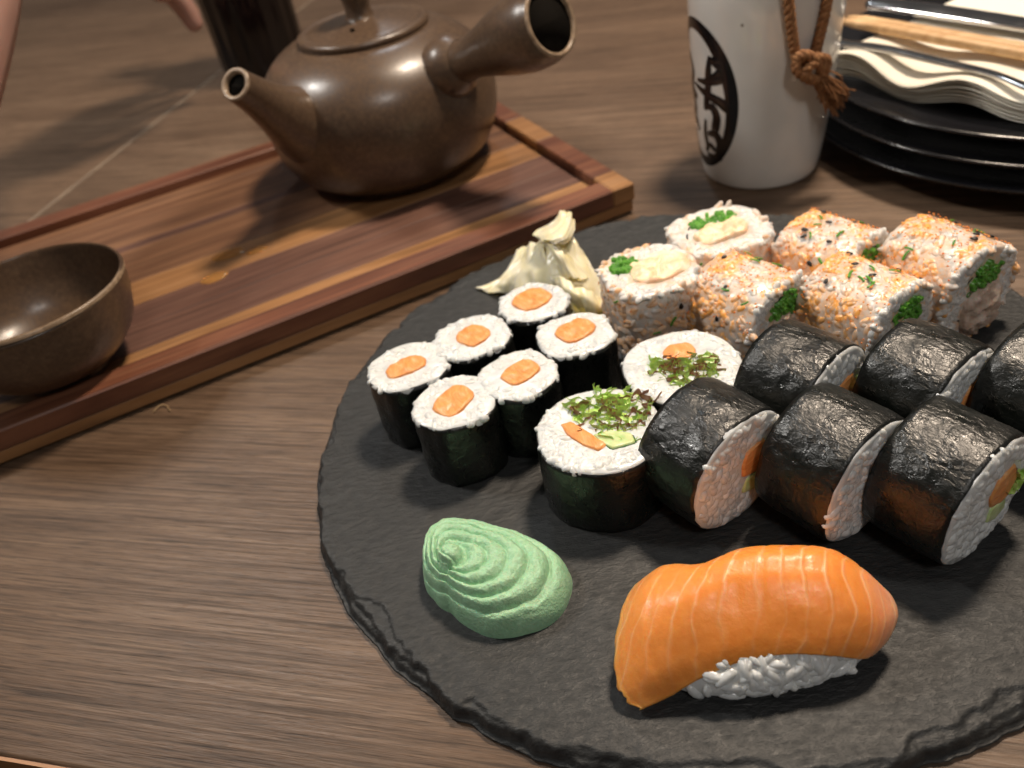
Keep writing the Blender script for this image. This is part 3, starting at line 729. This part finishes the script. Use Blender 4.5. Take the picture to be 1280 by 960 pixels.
# --- lettuce ruffles
def lettuce(poly, z, seed, count, parent, purple=.3, h=.0024, deep=.005):
    poly = np.asarray(poly); lo, hi = poly.min(0), poly.max(0); parts = []; A = []
    r_ = np.random.default_rng(int(seed * 10))
    made = 0
    while made < count:
        c = r_.uniform(lo, hi)
        if not inside(poly, c[None])[0]: continue
        made += 1
        a = r_.uniform(0, math.pi); d = np.array([math.cos(a), math.sin(a)]); q = np.array([-d[1], d[0]])
        L_ = r_.uniform(.006, .0105); n = 40; fr = r_.uniform(700, 1300); am = r_.uniform(.0009, .0020); ph = r_.uniform(0, 6)
        cu_ = r_.normal(0, 60); pv = np.clip(r_.normal(purple, .35), 0, 1); V = []; top = r_.uniform(.2, 1) * h
        for i in range(n):
            s_ = (i / (n - 1) - .5) * L_
            for k in range(5):
                f_ = k / 4
                off = am * (f_ ** 1.5) * (math.sin(s_ * fr + ph) + .5 * math.sin(s_ * fr * 2.3 + ph * 2)) + cu_ * s_ * s_
                xy = c + d * (s_ + .0005 * math.sin(s_ * fr * .7)) + q * off
                V.append((xy[0], xy[1], z - deep * (1 - f_) + top * f_ + .0003 * math.sin(s_ * fr * 1.3))); A.append(pv * (.4 + .6 * f_))
        parts.append((V, grid_faces(n, 5)))
    V, F = join(parts); return mk('lettuce', V, F, LETT, parent, True, {'purple': A}, kind='stuff')

# --- futomaki fillings, in the plane of the cut face (x, y), filling offset from the middle
def futo_fill(t, L, seed, cx, cy, rot, k=1.0, proud=.0006):
    c, s = math.cos(rot), math.sin(rot); R = np.array([[c, s], [-s, c]])
    def tr(P): return np.asarray(P, float) * k @ R + [cx, cy]
    sal = tr([(-.0108, .0005), (-.0085, .0012), (-.0045, -.0035), (-.0005, -.0085), (-.0025, -.0100), (-.0060, -.0075), (-.0095, -.0035)])
    cuc = tr([(-.0035, -.0045), (.0005, -.0035), (.0055, -.0055), (.0060, -.0085), (.0005, -.0098), (-.0012, -.0078)])
    let = tr([(-.0095, .0015), (-.0085, .0085), (-.0020, .0112), (.0060, .0105), (.0108, .0085), (.0095, .0030), (.0085, -.0050), (.0045, -.0055), (-.0020, -.0035), (-.0055, -.0005)])
    return sal, cuc, let
def densify(poly, n=30):
    poly = np.asarray(poly); P = np.vstack([poly, poly[:1]]); d = np.r_[0, np.cumsum(np.linalg.norm(np.diff(P, axis=0), axis=1))]
    q = np.linspace(0, d[-1], n, endpoint=False); return np.c_[np.interp(q, d, P[:, 0]), np.interp(q, d, P[:, 1])]

FR = .0216
def futomaki(name_label, loc, rot, seed, L, fill, grain=330, back=True, r=FR, lying=False, sq=2.15, mats=None, lets=26):
    t = thing('futomaki', name_label, 'sushi roll', loc, rot, 'wide futomaki rolls on the slate')
    ol = outline(96, r, r, sq, seed, .05)
    nori_shell(ol, L - .0006, seed, t, .00045 if lying else .0004)
    sal, cuc, let = fill
    holes = [densify(sal), densify(cuc), densify(let)]
    V, T = np_join([rice_core(ol, L, seed), face_grains(ol, L + .0003, holes, int(grain * .55), .85 if lying else .89, .0060, .00170, .60 if lying else .80, .07)])
    mk('rice', V, T, RICE, t, kind='stuff')
    V, F = chunk(densify(sal), L - .006, L + .0011, seed, .0004, .0003); mk('salmon', V, F, SALM, t)
    V, F = chunk(densify(cuc), L - .006, L + .0009, seed + 1, .0002, .0003); cu = mk('cucumber', V, F, CUC, t)
    dc = densify(cuc, 40); e = dc[(dc[:, 1] < np.median(dc[:, 1]))]; e = e[np.argsort(e[:, 0])]
    V, F = tube(np.c_[e, np.full(len(e), L + .0002)], .0004, 6); mk('skin', V, F, CSKIN, cu)
    V, F = chunk(densify(let), L - .008, L - .0002, seed + 2, .0010, .0004); ba = mk('leaf_bed', V, F, LETT, t, True, {'purple': np.full(len(V), .22)})
    if lets: lettuce(let, L, seed, lets, t, .38)
    return t
p1 = G(753, 536, Z0 + .0285); UP = .0285
f1 = futo_fill(None, UP, 1, .0030, .0025, -.12, 1.42)
futomaki('wide upright roll with lettuce, cucumber and salmon behind the wasabi', (p1[0] - .001, p1[1] + .0005, Z0), (0, 0, 0), 11.1, UP, f1, 380, lets=60)
p2 = G(856, 465, Z0 + .0285)
s2 = blob(.002, .0075, .0058, .0048, 0, 4.2); c2 = blob(.010, -.001, .003, .003, 0, 4.3)
l2 = np.array([(-.010, -.002), (-.0085, .006), (-.004, .0065), (-.001, .002), (.006, .001), (.010, .002), (.012, -.004), (.006, -.009), (-.002, -.010), (-.008, -.008)])
futomaki('wide upright roll with lettuce beside the thin rolls, partly behind a lying roll', (p2[0] + .000, p2[1] + .0035, Z0), (0, 0, .1), 12.2, UP, (s2, c2, l2), 330, lets=55)

def lie(px, py, az, r=FR):
    """empty matrix for a lying roll: local z = axis (to the cut face), local x = up"""
    q = G(px, py, Z0 + r); a = math.radians(az); ax_ = np.array([math.cos(a), math.sin(a), 0])
    return q, ax_, a
def lying(px, py, az, L, seed, label, fill_rot=0.0, fcx=.001, fcy=-.003, k=1.0, cant=0.0, lets=14):
    q, ax_, a = lie(px, py, az)
    zc = Vector(ax_); xc = Vector((0, 0, 1)); yc = zc.cross(xc)
    Mx = Matrix((xc, yc, zc)).transposed()
    base = q - ax_ * L
    jt = np.random.default_rng(int(seed * 10)); J = lambda A: np.array(A) + jt.normal(0, .0005, (len(A), 2)) + [0, -.0005]
    f_ = (J([(.009, -.009), (.0085, -.001), (.003, .002), (-.002, .0005), (-.003, -.007), (.002, -.012)]), J([(-.004, -.009), (-.0038, -.001), (-.009, .0005), (-.012, -.005), (-.010, -.010)]), J([(.004, -.0125), (-.002, -.010), (-.003, -.0140), (.002, -.0165)]))
    t = futomaki(label, base, Mx.to_euler(), seed, L, f_, 330, lying=True, lets=6)
    # rice on the hidden back end too
    return t
# local x is up, local y points to the roll's side (right of the axis seen from above is -y)
AZ = -59
lying(927, 590, AZ, .0250, 21.1, 'lying nori roll beside the upright lettuce roll, salmon and cucumber in its cut face', -1.35, -.0015, -.0035)
lying(1088, 604, AZ, .0262, 22.2, 'lying nori roll behind the nigiri, between two other lying rolls', -1.45, -.001, -.004)
lying(1236, 628, AZ - 1, .0258, 23.3, 'lying nori roll beside the pink nigiri tip, its whole cut face uncovered', -1.3, -.001, -.003)
lying(1042, 507, AZ + 5, .0262, 24.4, 'lying nori roll touching the sprinkled uramaki, next to the upright roll half hidden by it', -1.45, -.001, -.004)
lying(1200, 511, AZ, .0262, 25.5, 'lying nori roll in the back row with orange salmon between two nori rolls', -1.35, .001, -.003)
lying(1357, 519, AZ, .0262, 26.6, 'lying nori roll at the far end of the back row, beyond the roll showing salmon', -1.4)

# --- uramaki
def side_points(ol, L, count, z0=.001):
    d = np.vstack([ol, ol[:1]]); seg = np.linalg.norm(np.diff(d, axis=0), axis=1); cs = np.r_[0, np.cumsum(seg)]
    q = rng.uniform(0, cs[-1], count); x = np.interp(q, cs, d[:, 0]); y = np.interp(q, cs, d[:, 1])
    k = np.clip(np.searchsorted(cs, q) - 1, 0, len(ol) - 1); tg = d[k + 1] - d[k]; tg /= np.linalg.norm(tg, axis=1)[:, None]
    N_ = np.c_[tg[:, 1], -tg[:, 0], np.zeros(count)]; P = np.c_[x, y, rng.uniform(z0, L, count)]
    return P, N_
_ses = None; _chv = None
def small_meshes():
    global _ses, _chv
    v = ICV.copy(); v = v * np.array([.0015, .0009, .0005]); v[:, 1] *= 1 - .35 * (v[:, 0] / .0015)
    _ses = (v, ICF)
    V, F = tube(smooth_prof([(-.002, 0, 0), (0, .0003, .0001), (.002, 0, 0)], 4), [.0004, .0005, .0005, .0005, .0005, .0005, .0005, .0005, .0004], 7, True, .6); _chv = (V, F)
small_meshes()
ses_me = mk('sesame_seed', _ses[0], _ses[1], SESAME).data; chv_me = mk('chive_piece', _chv[0], _chv[1], CHIV).data
for o in [o for o in bpy.data.objects if o.data in (ses_me, chv_me)]: bpy.data.objects.remove(o)
def sprinkle(me, name, parent, P, N_):
    for p, n in zip(P, N_):
        o = bpy.data.objects.new(name, me); col.objects.link(o); o.parent = parent
        n = Vector(n); t_ = Vector(rng.normal(size=3)); t_ = (t_ - n * t_.dot(n)).normalized(); b = n.cross(t_)
        Rm = Matrix((t_, b, n)).transposed().to_4x4(); s_ = rng.uniform(.8, 1.15)
        o.matrix_local = Matrix.Translation(Vector(p) + n * .0009) @ Rm @ Matrix.Diagonal((s_, s_, s_, 1))

def uramaki(loc, rot, seed, L, label, rx, ry, fill, dust=1.0, up=None, seeds=7, flecks=6, flakes=150, sq=3.0, proud=.0012):
    t = thing('uramaki', label, 'sushi roll', loc, rot, 'rice coated uramaki on the slate')
    ol = outline(80, rx, ry, sq, seed, .06)
    crm = blob(*fill['cream'], seed + .3, amp=.18); chv = blob(*fill['chive'], seed + .7)
    ring = outline(60, rx * .68, ry * .62, 2.2, seed + .2, .22) + np.array(fill.get('ring', (0, 0)))
    P, N_ = side_points(ol, L, 420)
    g1 = grains(P, N_, .0062, .0016, .74, .08); g2 = face_grains(ol, L, [crm, chv], 200, .95, .0060, .00145, .6, .12)
    g3_ = face_grains(ol, .0005, [], 60)
    rc = rice_core(ol, L, seed, .998)
    V, T = np_join([rc, g1, g2])
    dst = np.concatenate([np.full(len(rc[0]), .6 * dust), np.full(len(g1[0]), dust), np.full(len(g2[0]), .12)])
    mk('rice', V, T, RICED, t, True, {'dust': dst}, kind='stuff')
    V, F = tube(np.c_[np.vstack([ring, ring[:1]]), [L - .0004 + .0007 * nz((q[0], q[1], seed), 190) for q in np.vstack([ring, ring[:1]])]], .0006, 6); mk('nori_ring', V, F, NORI, t)
    V, F = chunk(crm, L - .004, L + proud, seed, .0022, .0014); mk('cream' if fill['mat'] is CREAM else 'crab_filling', V, F, fill['mat'], t)
    # chives: a bunch of short tubes seen end-on
    parts = []; c = chv.mean(0); mxr = np.abs(chv - c).max(); k = 0
    while k < 60:
        q = c + rng.uniform(-mxr, mxr, 2)
        if not inside(chv, q[None])[0]: continue
        k += 1; e = L + rng.uniform(.0003, .0022); rr = rng.uniform(.0008, .0013)
        tx = rng.normal(0, .0007, 2)
        n8 = 9; Vv = []
        for (zz, r_, dx) in ((L - .006, rr, 0), (e, rr, 1), (e, rr * .55, 1), (e - .0012, rr * .5, 1)):
            for i in range(n8): Vv.append((q[0] + tx[0] * dx + r_ * math.cos(6.2832 * i / n8), q[1] + tx[1] * dx + r_ * math.sin(6.2832 * i / n8), zz))
        parts.append((Vv, [(i * n8 + j, i * n8 + (j + 1) % n8, (i + 1) * n8 + (j + 1) % n8, (i + 1) * n8 + j) for i in range(3) for j in range(n8)]))
    V, F = join(parts); mk('chives', V, F, CHIV, t, kind='stuff')
    # seasoning on the outside
    P, N_ = side_points(ol, L, flakes * 3); 
    if up is not None:
        P, N_ = P[N_ @ np.array(up) > .1], N_[N_ @ np.array(up) > .1]
    P, N_ = P[:flakes], N_[:flakes]
    n = len(P); sc_ = rng.uniform(.0002, .0005, (n, 3)) * np.array([1.2, 1, .6]); tt = rng.normal(size=(n, 3)); tt -= N_ * (tt * N_).sum(1)[:, None]; tt /= np.linalg.norm(tt, axis=1)[:, None]; bb = np.cross(N_, tt)
    base_v = ICV[:12]; hull = np.array([f for f in ICF if True])
    Vf = (P + N_ * .0009)[:, None] + (ICV[None, :, 0] * sc_[:, :1])[..., None] * tt[:, None] + (ICV[None, :, 1] * sc_[:, 1:2])[..., None] * bb[:, None] + (ICV[None, :, 2] * sc_[:, 2:])[..., None] * N_[:, None]
    Ff = (ICF[None] + (np.arange(n) * len(ICV))[:, None, None]).reshape(-1, 3)
    mk('chili_flakes', Vf.reshape(-1, 3), Ff, FLAKE, t, kind='stuff')
    P, N_ = side_points(ol, L - .003, 400, .003)
    if up is not None:
        s_ = N_ @ np.array(up) > .25; P, N_ = P[s_], N_[s_]
    sprinkle(ses_me, 'sesame_seed', t, P[:seeds], N_[:seeds]); sprinkle(chv_me, 'chive_piece', t, P[seeds:seeds + flecks], N_[seeds:seeds + flecks])
    return t
UH = .0350
def upr(px, py, h): q = G(px, py, Z0 + h); return (q[0], q[1], Z0)
uramaki(upr(812, 337, UH), (0, 0, .15), 31.1, UH, 'rice roll standing upright with cream and chives on top, beside the ginger', .0188, .0180, dict(cream=(.0035, -.001, .0125, .0092, .1), chive=(-.0085, .0075, .0045, .0060, -.3), mat=CREAM), .75, None, 5, 5, 120)
uramaki(upr(900, 287, UH - .001), (0, 0, .2), 32.2, UH - .001, 'rice roll standing upright with cream and chives on top, nearest the sake bottle', .0205, .0190, dict(cream=(-.001, -.0025, .0115, .0072, .05), chive=(.0005, .0080, .0105, .0038, 0), mat=CREAM), .6, None, 4, 4, 100)
def ura_lying(px, py, az, seed, L, label, r=.0185, **kw):
    q = G(px, py, Z0 + 2 * r); a = math.radians(az); ax_ = np.array([math.cos(a), math.sin(a), 0])
    zc = Vector(ax_); xc = Vector((0, 0, 1)); yc = zc.cross(xc); Mx = Matrix((xc, yc, zc)).transposed()
    base = np.array([q[0], q[1], Z0 + r]) - ax_ * L * .5
    return uramaki(base, Mx.to_euler(), seed, L, label, r, kw.pop('ry', .0190), dict(cream=(-.0060, -.001, .0105, .0105, .1), chive=kw.pop('chive', (.0082, -.001, .0056, .0080, .1)), mat=CRAB), 1.0, (1, 0, 0), 7, 6, 200, 2.45, .0026)
ura_lying(933, 338, -57, 33.3, .0330, 'sprinkled rice roll lying between the two upright cream rolls and a nori roll')
ura_lying(1082, 342, -60, 34.4, .0345, 'sprinkled rice roll lying behind two nori rolls, most orange one with green chives')
ura_lying(1040, 283, -58, 35.5, .0330, 'sprinkled rice roll lying at the back near the plates, its cut face hidden')
ura_lying(1186, 290, -68, 36.6, .0345, 'sprinkled rice roll at the end of the row, crab and chives in its cut face', .0195)

# ------------------------------------------------------------------ nigiri
NO = np.array([.0555, .1330, Z0])
nig = thing('salmon_nigiri', 'salmon nigiri with striped orange slice draped over white rice', 'nigiri', NO)
def sellip(n, m_, hx, hy, hz, cz, e=2.6):
    V = []
    for i in range(n):
        a = 2 * math.pi * i / n
        for j in range(m_):
            b = -math.pi / 2 + math.pi * j / (m_ - 1)
            f_ = lambda v: math.copysign(abs(v) ** (2 / e), v)
            V.append((hx * f_(math.cos(b)) * f_(math.cos(a)), hy * f_(math.cos(b)) * f_(math.sin(a)), cz + (hz if b > 0 else cz) * f_(math.sin(b))))
    return np.array(V), grid_faces(n, m_, True)
V, F = sellip(64, 24, .0330, .0168, .0135, .0050, 2.3)
def ell_pts(n):
    P = []; N_ = []
    while len(P) < n:
        d = rng.normal(size=3); d /= np.linalg.norm(d)
        e = 2.3; h = np.array([.0330, .0168, .0135 if d[2] > 0 else .0050]); k = np.abs(d / h)
        p = d * (k ** e).sum() ** (-1 / e)
        if p[2] > .0135: continue
        g_ = np.sign(p) * np.abs(p / h) ** (e - 1) / h; g_ /= np.linalg.norm(g_)
        P.append(p + [0, 0, .0050]); N_.append(g_)
    return np.array(P), np.array(N_)
P, N_ = ell_pts(560)
keep = P[:, 2] > .0018; P, N_ = P[keep], N_[keep]
V = V + [0, -.0018, 0]; P = P + [0, -.0018, 0]
V, T = np_join([(V, F), grains(P, N_, .0074, .00155, .38, .10)])
mk('rice', V, T, RICE, nig, kind='stuff')
ST = [
    [(797, 889, .0095), (773, 868, .0120), (766, 825, .0165), (774, 768, .0215), (790, 735, .0205), (806, 722, .0100)],
    [(835, 872, .0115), (813, 845, .0180), (803, 795, .0250), (808, 745, .0285), (824, 711, .0265), (836, 706, .0140)],
    [(880, 846, .0160), (863, 818, .0230), (856, 775, .0300), (859, 735, .0320), (873, 707, .0305), (880, 704, .0170)],
    [(935, 825, .0190), (926, 798, .0260), (921, 755, .0325), (919, 715, .0345), (925, 688, .0330), (930, 685, .0180)],
    [(990, 818, .0195), (989, 793, .0260), (986, 750, .0330), (983, 710, .0350), (986, 684, .0335), (990, 682, .0180)],
    [(1042, 820, .0185), (1047, 795, .0250), (1048, 755, .0315), (1040, 714, .0335), (1038, 688, .0320), (1040, 688, .0170)],
    [(1078, 824, .0155), (1092, 806, .0200), (1098, 772, .0255), (1088, 737, .0275), (1082, 714, .0270), (1080, 713, .0150)],
    [(1094, 818, .0140), (1112, 798, .0165), (1123, 770, .0190), (1118, 750, .0205), (1108, 737, .0210), (1098, 735, .0140)]]
lift = [0, .0012, .0024, .003, .003, .0028, .002, .001]
C = np.array([[G(*q[:2], q[2] + lf * (1 if k < 5 else .5) - (0, .6, .75, 0, 0, 0)[k] * lf) - NO for k, q in enumerate(r)] for r, lf in zip(ST, lift)])
def densegrid(C, ku, kv):
    A = np.array([smooth_prof(C[:, j], ku) for j in range(C.shape[1])]).transpose(1, 0, 2)
    return np.array([smooth_prof(A[i], kv) for i in range(A.shape[0])])
Gd = densegrid(C, 12, 8); nu, nv = Gd.shape[:2]
for i in range(nu):
    for j in range(nv):
        p = Gd[i, j]; Gd[i, j, 2] += .00025 * fb(p, 120, 3, 3) - .0003 * max(0, math.cos(2 * math.pi * 15 * (i / (nu - 1) + .0) + math.pi)) ** 8
# jagged thin left end
for j in range(nv):
    k = (.0022 * max(0, nz((j * .55, 3.1, 0), 1.0)) + .0012 * abs(math.sin(j * .62 + .4))) * (1 - j / nv)
    for i in range(4): Gd[i, j] += (Gd[4, j] - Gd[0, j]) / (np.linalg.norm(Gd[4, j] - Gd[0, j]) + 1e-9) * k * (1 - i / 4)
du = np.gradient(Gd, axis=0); dv = np.gradient(Gd, axis=1); Nn = np.cross(du, dv); Nn /= np.linalg.norm(Nn, axis=2)[..., None] + 1e-12
if Nn[nu // 2, nv // 2, 2] < 0: Nn = -Nn
ss, tt = np.meshgrid(np.linspace(0, 1, nu), np.linspace(0, 1, nv), indexing='ij')
th = .0042 * np.minimum(1, np.minimum(ss * 7 + .12, (1 - ss) * 9 + .2)) * np.minimum(1, tt * 9 + .35)
In = Gd - Nn * th[..., None]
V = np.concatenate([Gd.reshape(-1, 3), In.reshape(-1, 3)]); N0 = nu * nv
F = grid_faces(nu, nv) + [tuple(q[::-1]) for q in grid_faces(nu, nv, off=N0)]
bd = [(i, 0) for i in range(nu)] + [(nu - 1, j) for j in range(1, nv)] + [(i, nv - 1) for i in range(nu - 2, -1, -1)] + [(0, j) for j in range(nv - 2, 0, -1)]
ids = [i * nv + j for i, j in bd]
for k in range(len(ids)):
    a, b = ids[k], ids[(k + 1) % len(ids)]; F.append((b, a, a + N0, b + N0))
# stripe coordinate: slanted fan towards the left end
sl = ss + (1 - tt) ** 1.4 * (.26 * (1 - ss) ** 1.6 - .03)
o = mk('salmon_slice', V, F, SALMS, nig, True, {'s': np.r_[sl.ravel(), sl.ravel()], 't': np.r_[tt.ravel(), tt.ravel()]})

# ------------------------------------------------------------------ wasabi
pk = G(562, 690, .025); WP = np.array([pk[0], pk[1]])
opx = [(537, 668, .010), (531, 697, .009), (531, 722, .008), (543, 747, .008), (566, 764, .008), (590, 784, .008), (622, 797, .008), (655, 792, .008), (672, 786, .008), (698, 774, .008), (712, 752, .008), (718, 716, .009), (704, 694, .012), (672, 671, .014), (625, 652, .016), (580, 641, .016), (552, 648, .013)]
pol_ = []
for u, v, z in opx:
    d = G(u, v, z)[:2] - WP; pol_.append((math.atan2(d[1], d[0]) % (2 * math.pi), np.hypot(*d)))
pol_.sort(); pa = np.array([p[0] for p in pol_]); pr_ = np.array([p[1] for p in pol_])
pa = np.r_[pa[-1] - 2 * math.pi, pa, pa[0] + 2 * math.pi]; pr_ = np.r_[pr_[-1], pr_, pr_[0]]
na, nr = 220, 110; V = []
ang = np.linspace(0, 2 * math.pi, 720, endpoint=False); Rr = np.interp(ang, pa, pr_); ker = np.exp(-(np.arange(-40, 41) / 16.0) ** 2); ker /= ker.sum()
Rr = np.convolve(np.r_[Rr[-40:], Rr, Rr[:40]], ker, 'valid')
for i in range(na):
    a = 2 * math.pi * i / na; R = float(np.interp(a, ang, Rr))
    for j in range(nr):
        t = (j + 1) / nr
        x, y = R * t * math.cos(a), R * t * math.sin(a)
        jit = .24 * fb((x, y, 0), 55, 4, 3)
        turns = 6.0; ph = turns * t ** .95 + a / (2 * math.pi) + jit
        f_ = ph - math.floor(ph)
        ridge = abs(math.sin(math.pi * f_)) ** .65
        h = .0168 * (1 - t ** 2.7) ** .62
        amp = .0021 * min(1, (t * 3.5) ** 2) * min(1, (1 - t) * 7 + .15)
        z = h + amp * (ridge - .5) + .00045 * fb((x, y, h), 480, 5, 4)
        nubd = math.hypot(x, y)
        if nubd < .0040: z += .0030 * (1 - (nubd / .0040) ** 2) ** .5
        z -= .0014 * math.exp(-((nubd - .0047) / .0012) ** 2)
        rad = 1 + .03 * (ridge - .5) * t
        V.append((x * rad, y * rad, max(z, -.0002) if j < nr - 1 else -.0003))
F = grid_faces(na, nr, True); c = len(V); V.append((0, 0, .0168 + .0030))
for i in range(na): F.append((i * nr, c, ((i + 1) % na) * nr))
F = [tuple(q[::-1]) for q in F]
o = mk('wasabi_mound', V, F, WAS); o.location = (WP[0], WP[1], Z0); tag(o, 'swirled mound of pale green wasabi on the slate', 'wasabi')

# ------------------------------------------------------------------ pickled ginger
gp0 = G(700, 372, .02)
gin = thing('pickled_ginger', 'crumpled pale yellow slices of pickled ginger behind the thin rolls', 'ginger', (gp0[0], gp0[1], Z0))
GO = np.array([gp0[0], gp0[1], Z0])
def petal(rows, seed, wr=.0016, thick=.0008, name='ginger_slice', pl=.0009, fq=2.6):
    C = np.array([[G(*q[:2], q[2]) - GO for q in r] for r in rows]); g_ = densegrid(C, 14, 14); a, b = g_.shape[:2]
    n_ = np.cross(np.gradient(g_, axis=0), np.gradient(g_, axis=1)); n_ /= np.linalg.norm(n_, axis=2)[..., None] + 1e-9
    for i in range(a):
        for j in range(b):
            q = j / (b - 1) * fq * 2 * math.pi + 1.6 * math.sin(i / (a - 1) * 2.5 + seed) + seed
            g_[i, j] += n_[i, j] * pl * (math.sin(q) + .45 * math.sin(2.3 * q + seed)) * (.35 + .65 * abs(2 * i / (a - 1) - 1))
    for i in range(a):
        for j in range(b):
            p = g_[i, j]; g_[i, j] += np.array([wr * fb(p, 70, seed, 3), wr * fb(p, 70, seed + 3, 3), wr * .6 * fb(p, 90, seed + 6, 3)])
            e = min(i, a - 1 - i, j, b - 1 - j)
            if e == 0: g_[i, j] += np.array([.0006 * nz(p, 400, seed), .0006 * nz(p, 400, seed + 1), .0006 * nz(p, 400, seed + 2)])
            g_[i, j, 2] = max(g_[i, j, 2], .0006)
    o = mk(name, g_.reshape(-1, 3), grid_faces(a, b), GING, gin)
    s_ = o.modifiers.new('solid', 'SOLIDIFY'); s_.thickness = thick; s_.offset = 0
    return o
petal([[(640, 372, .010), (672, 380, .014), (720, 385, .014), (752, 402, .012)],
       [(642, 345, .016), (680, 350, .024), (722, 352, .026), (752, 372, .018)],
       [(660, 318, .024), (688, 315, .033), (716, 312, .035), (742, 342, .024)],
       [(672, 294, .032), (690, 284, .040), (706, 270, .043), (716, 292, .038)]], 1)
petal([[(667, 296, .036), (680, 300, .041), (694, 304, .043), (703, 302, .042)],
       [(672, 287, .036), (688, 292, .043), (704, 298, .044), (713, 295, .041)],
       [(690, 279, .037), (700, 280, .043), (711, 282, .044), (717, 285, .041)],
       [(699, 268, .037), (706, 265, .041), (713, 267, .041), (716, 274, .040)]], 2, .0006)
petal([[(596, 360, .0075), (612, 364, .009), (640, 368, .010), (668, 372, .010)],
       [(606, 357, .009), (622, 352, .012), (640, 352, .016), (672, 358, .018)],
       [(632, 342, .013), (646, 332, .018), (660, 330, .024), (684, 334, .028)],
       [(647, 318, .020), (656, 308, .025), (666, 304, .030), (680, 306, .034)]], 3, .0015)
petal([[(686, 342, .026), (706, 350, .030), (732, 362, .028), (752, 372, .022)],
       [(690, 352, .026), (710, 362, .029), (734, 374, .026), (756, 384, .019)],
       [(704, 368, .020), (720, 378, .023), (738, 388, .020), (757, 396, .014)],
       [(716, 384, .014), (726, 392, .015), (742, 400, .012), (757, 404, .009)]], 4, .0012)
petal([[(682, 302, .040), (690, 306, .041), (696, 308, .040), (702, 310, .038)],
       [(692, 318, .037), (699, 321, .038), (705, 322, .037), (712, 322, .034)],
       [(700, 332, .033), (708, 335, .034), (716, 336, .032), (724, 336, .028)],
       [(708, 344, .029), (717, 348, .030), (727, 350, .028), (736, 352, .024)]], 5, .0008)
petal([[(714, 375, .018), (724, 378, .019), (736, 380, .018), (742, 382, .015)],
       [(718, 385, .016), (726, 388, .017), (734, 388, .016), (740, 390, .013)],
       [(718, 392, .012), (726, 396, .013), (733, 394, .012), (738, 396, .010)]], 6, .0006)

# ------------------------------------------------------------------ crumb on the table
p = G(205, 512); c = [p + np.array(q) for q in ((-.0045, -.001, .0006), (-.002, .0022, .0012), (.001, .0018, .0008), (.0035, -.0025, .0006))]
V, F = tube(smooth_prof(c, 6) - p, .00028, 6); o = mk('fibre_crumb', V, F, FIBRE); o.location = p; tag(o, 'tiny curled straw coloured fibre on the table beside the tray', 'crumb')
p = G(507, 499, .030); V, F = grains([p * 0], np.array([[-.3, -.9, .3]]) / .995, .0036, .0011, 0, 0); o = mk('rice_grain', V, F, RICE); q = G(506, 500, .0245); o.location = q; tag(o, 'stray rice grain stuck to the dark nori of a thin roll', 'rice grain')

# ------------------------------------------------------------------ forearm added in place of a finger close to the lens, with a hand
def Pd(u, v, d): r_ = ray(u, v); return np.array([0, 0, HC]) + r_ / np.linalg.norm(r_) * d
stand_in_arm = thing('person', 'bare pink forearm put in place of a finger at the lens, with hand of a person', 'person', (-.55, .75, 0))
AO = np.array([-.55, .75, 0])
bm = bmesh.new(); sk = bm.verts.layers.skin.verify()
def sv(p, r):
    v = bm.verts.new(Vector(np.asarray(p) - AO)); v[sk].radius = (r, r); return v
el, wr_ = Pd(-165, 190, .46), Pd(-5, -205, .66)
chain = [sv(el + (el - wr_) * .25, .045), sv(el, .044), sv(el * .6 + wr_ * .4, .041), sv(el * .25 + wr_ * .75, .032), sv(wr_, .027)]
for a, b in zip(chain, chain[1:]): bm.edges.new((a, b))
pm = Pd(120, -85, .74); d = pm - wr_
palm = sv(wr_ * .45 + pm * .55, .030); bm.edges.new((chain[-1], palm)); pl2 = sv(pm, .027); bm.edges.new((palm, pl2))
ax1 = np.array([0, 0, 1.0]); fd = Pd(215, -28, .80) - pm; fd /= np.linalg.norm(fd); sd = np.cross(fd, (0.3, -.5, .8)); sd /= np.linalg.norm(sd)
for k, (o_, L_) in enumerate(((-.028, .065), (-.010, .074), (.010, .070), (.027, .056))):
    b0 = sv(pm + sd * o_ + fd * .018, .0105); bm.edges.new((pl2, b0)); b1 = sv(pm + sd * o_ * 1.05 + fd * (.018 + L_ * .5), .0092); bm.edges.new((b0, b1))
    b2 = sv(pm + sd * o_ + fd * (.018 + L_ * .82) + np.array([0, 0, -.012]), .0085); bm.edges.new((b1, b2)); b3 = sv(pm + sd * o_ + fd * (.018 + L_) + np.array([0, 0, -.026]), .0075); bm.edges.new((b2, b3))
th0 = sv(wr_ * .5 + pm * .5 + sd * .034, .012); bm.edges.new((palm, th0)); th1 = sv(pm + sd * .048 + fd * .01, .0105); bm.edges.new((th0, th1)); th2 = sv(pm + sd * .045 + fd * .036, .009); bm.edges.new((th1, th2))
chain[0][sk].use_root = True
me = bpy.data.meshes.new('stand_in_arm'); bm.to_mesh(me); bm.free(); me.materials.append(SKIN)
o = bpy.data.objects.new('stand_in_arm', me); col.objects.link(o); o.parent = stand_in_arm
o.modifiers.new('skin', 'SKIN').use_smooth_shade = True; sb = o.modifiers.new('sub', 'SUBSURF'); sb.levels = 2; sb.render_levels = 2
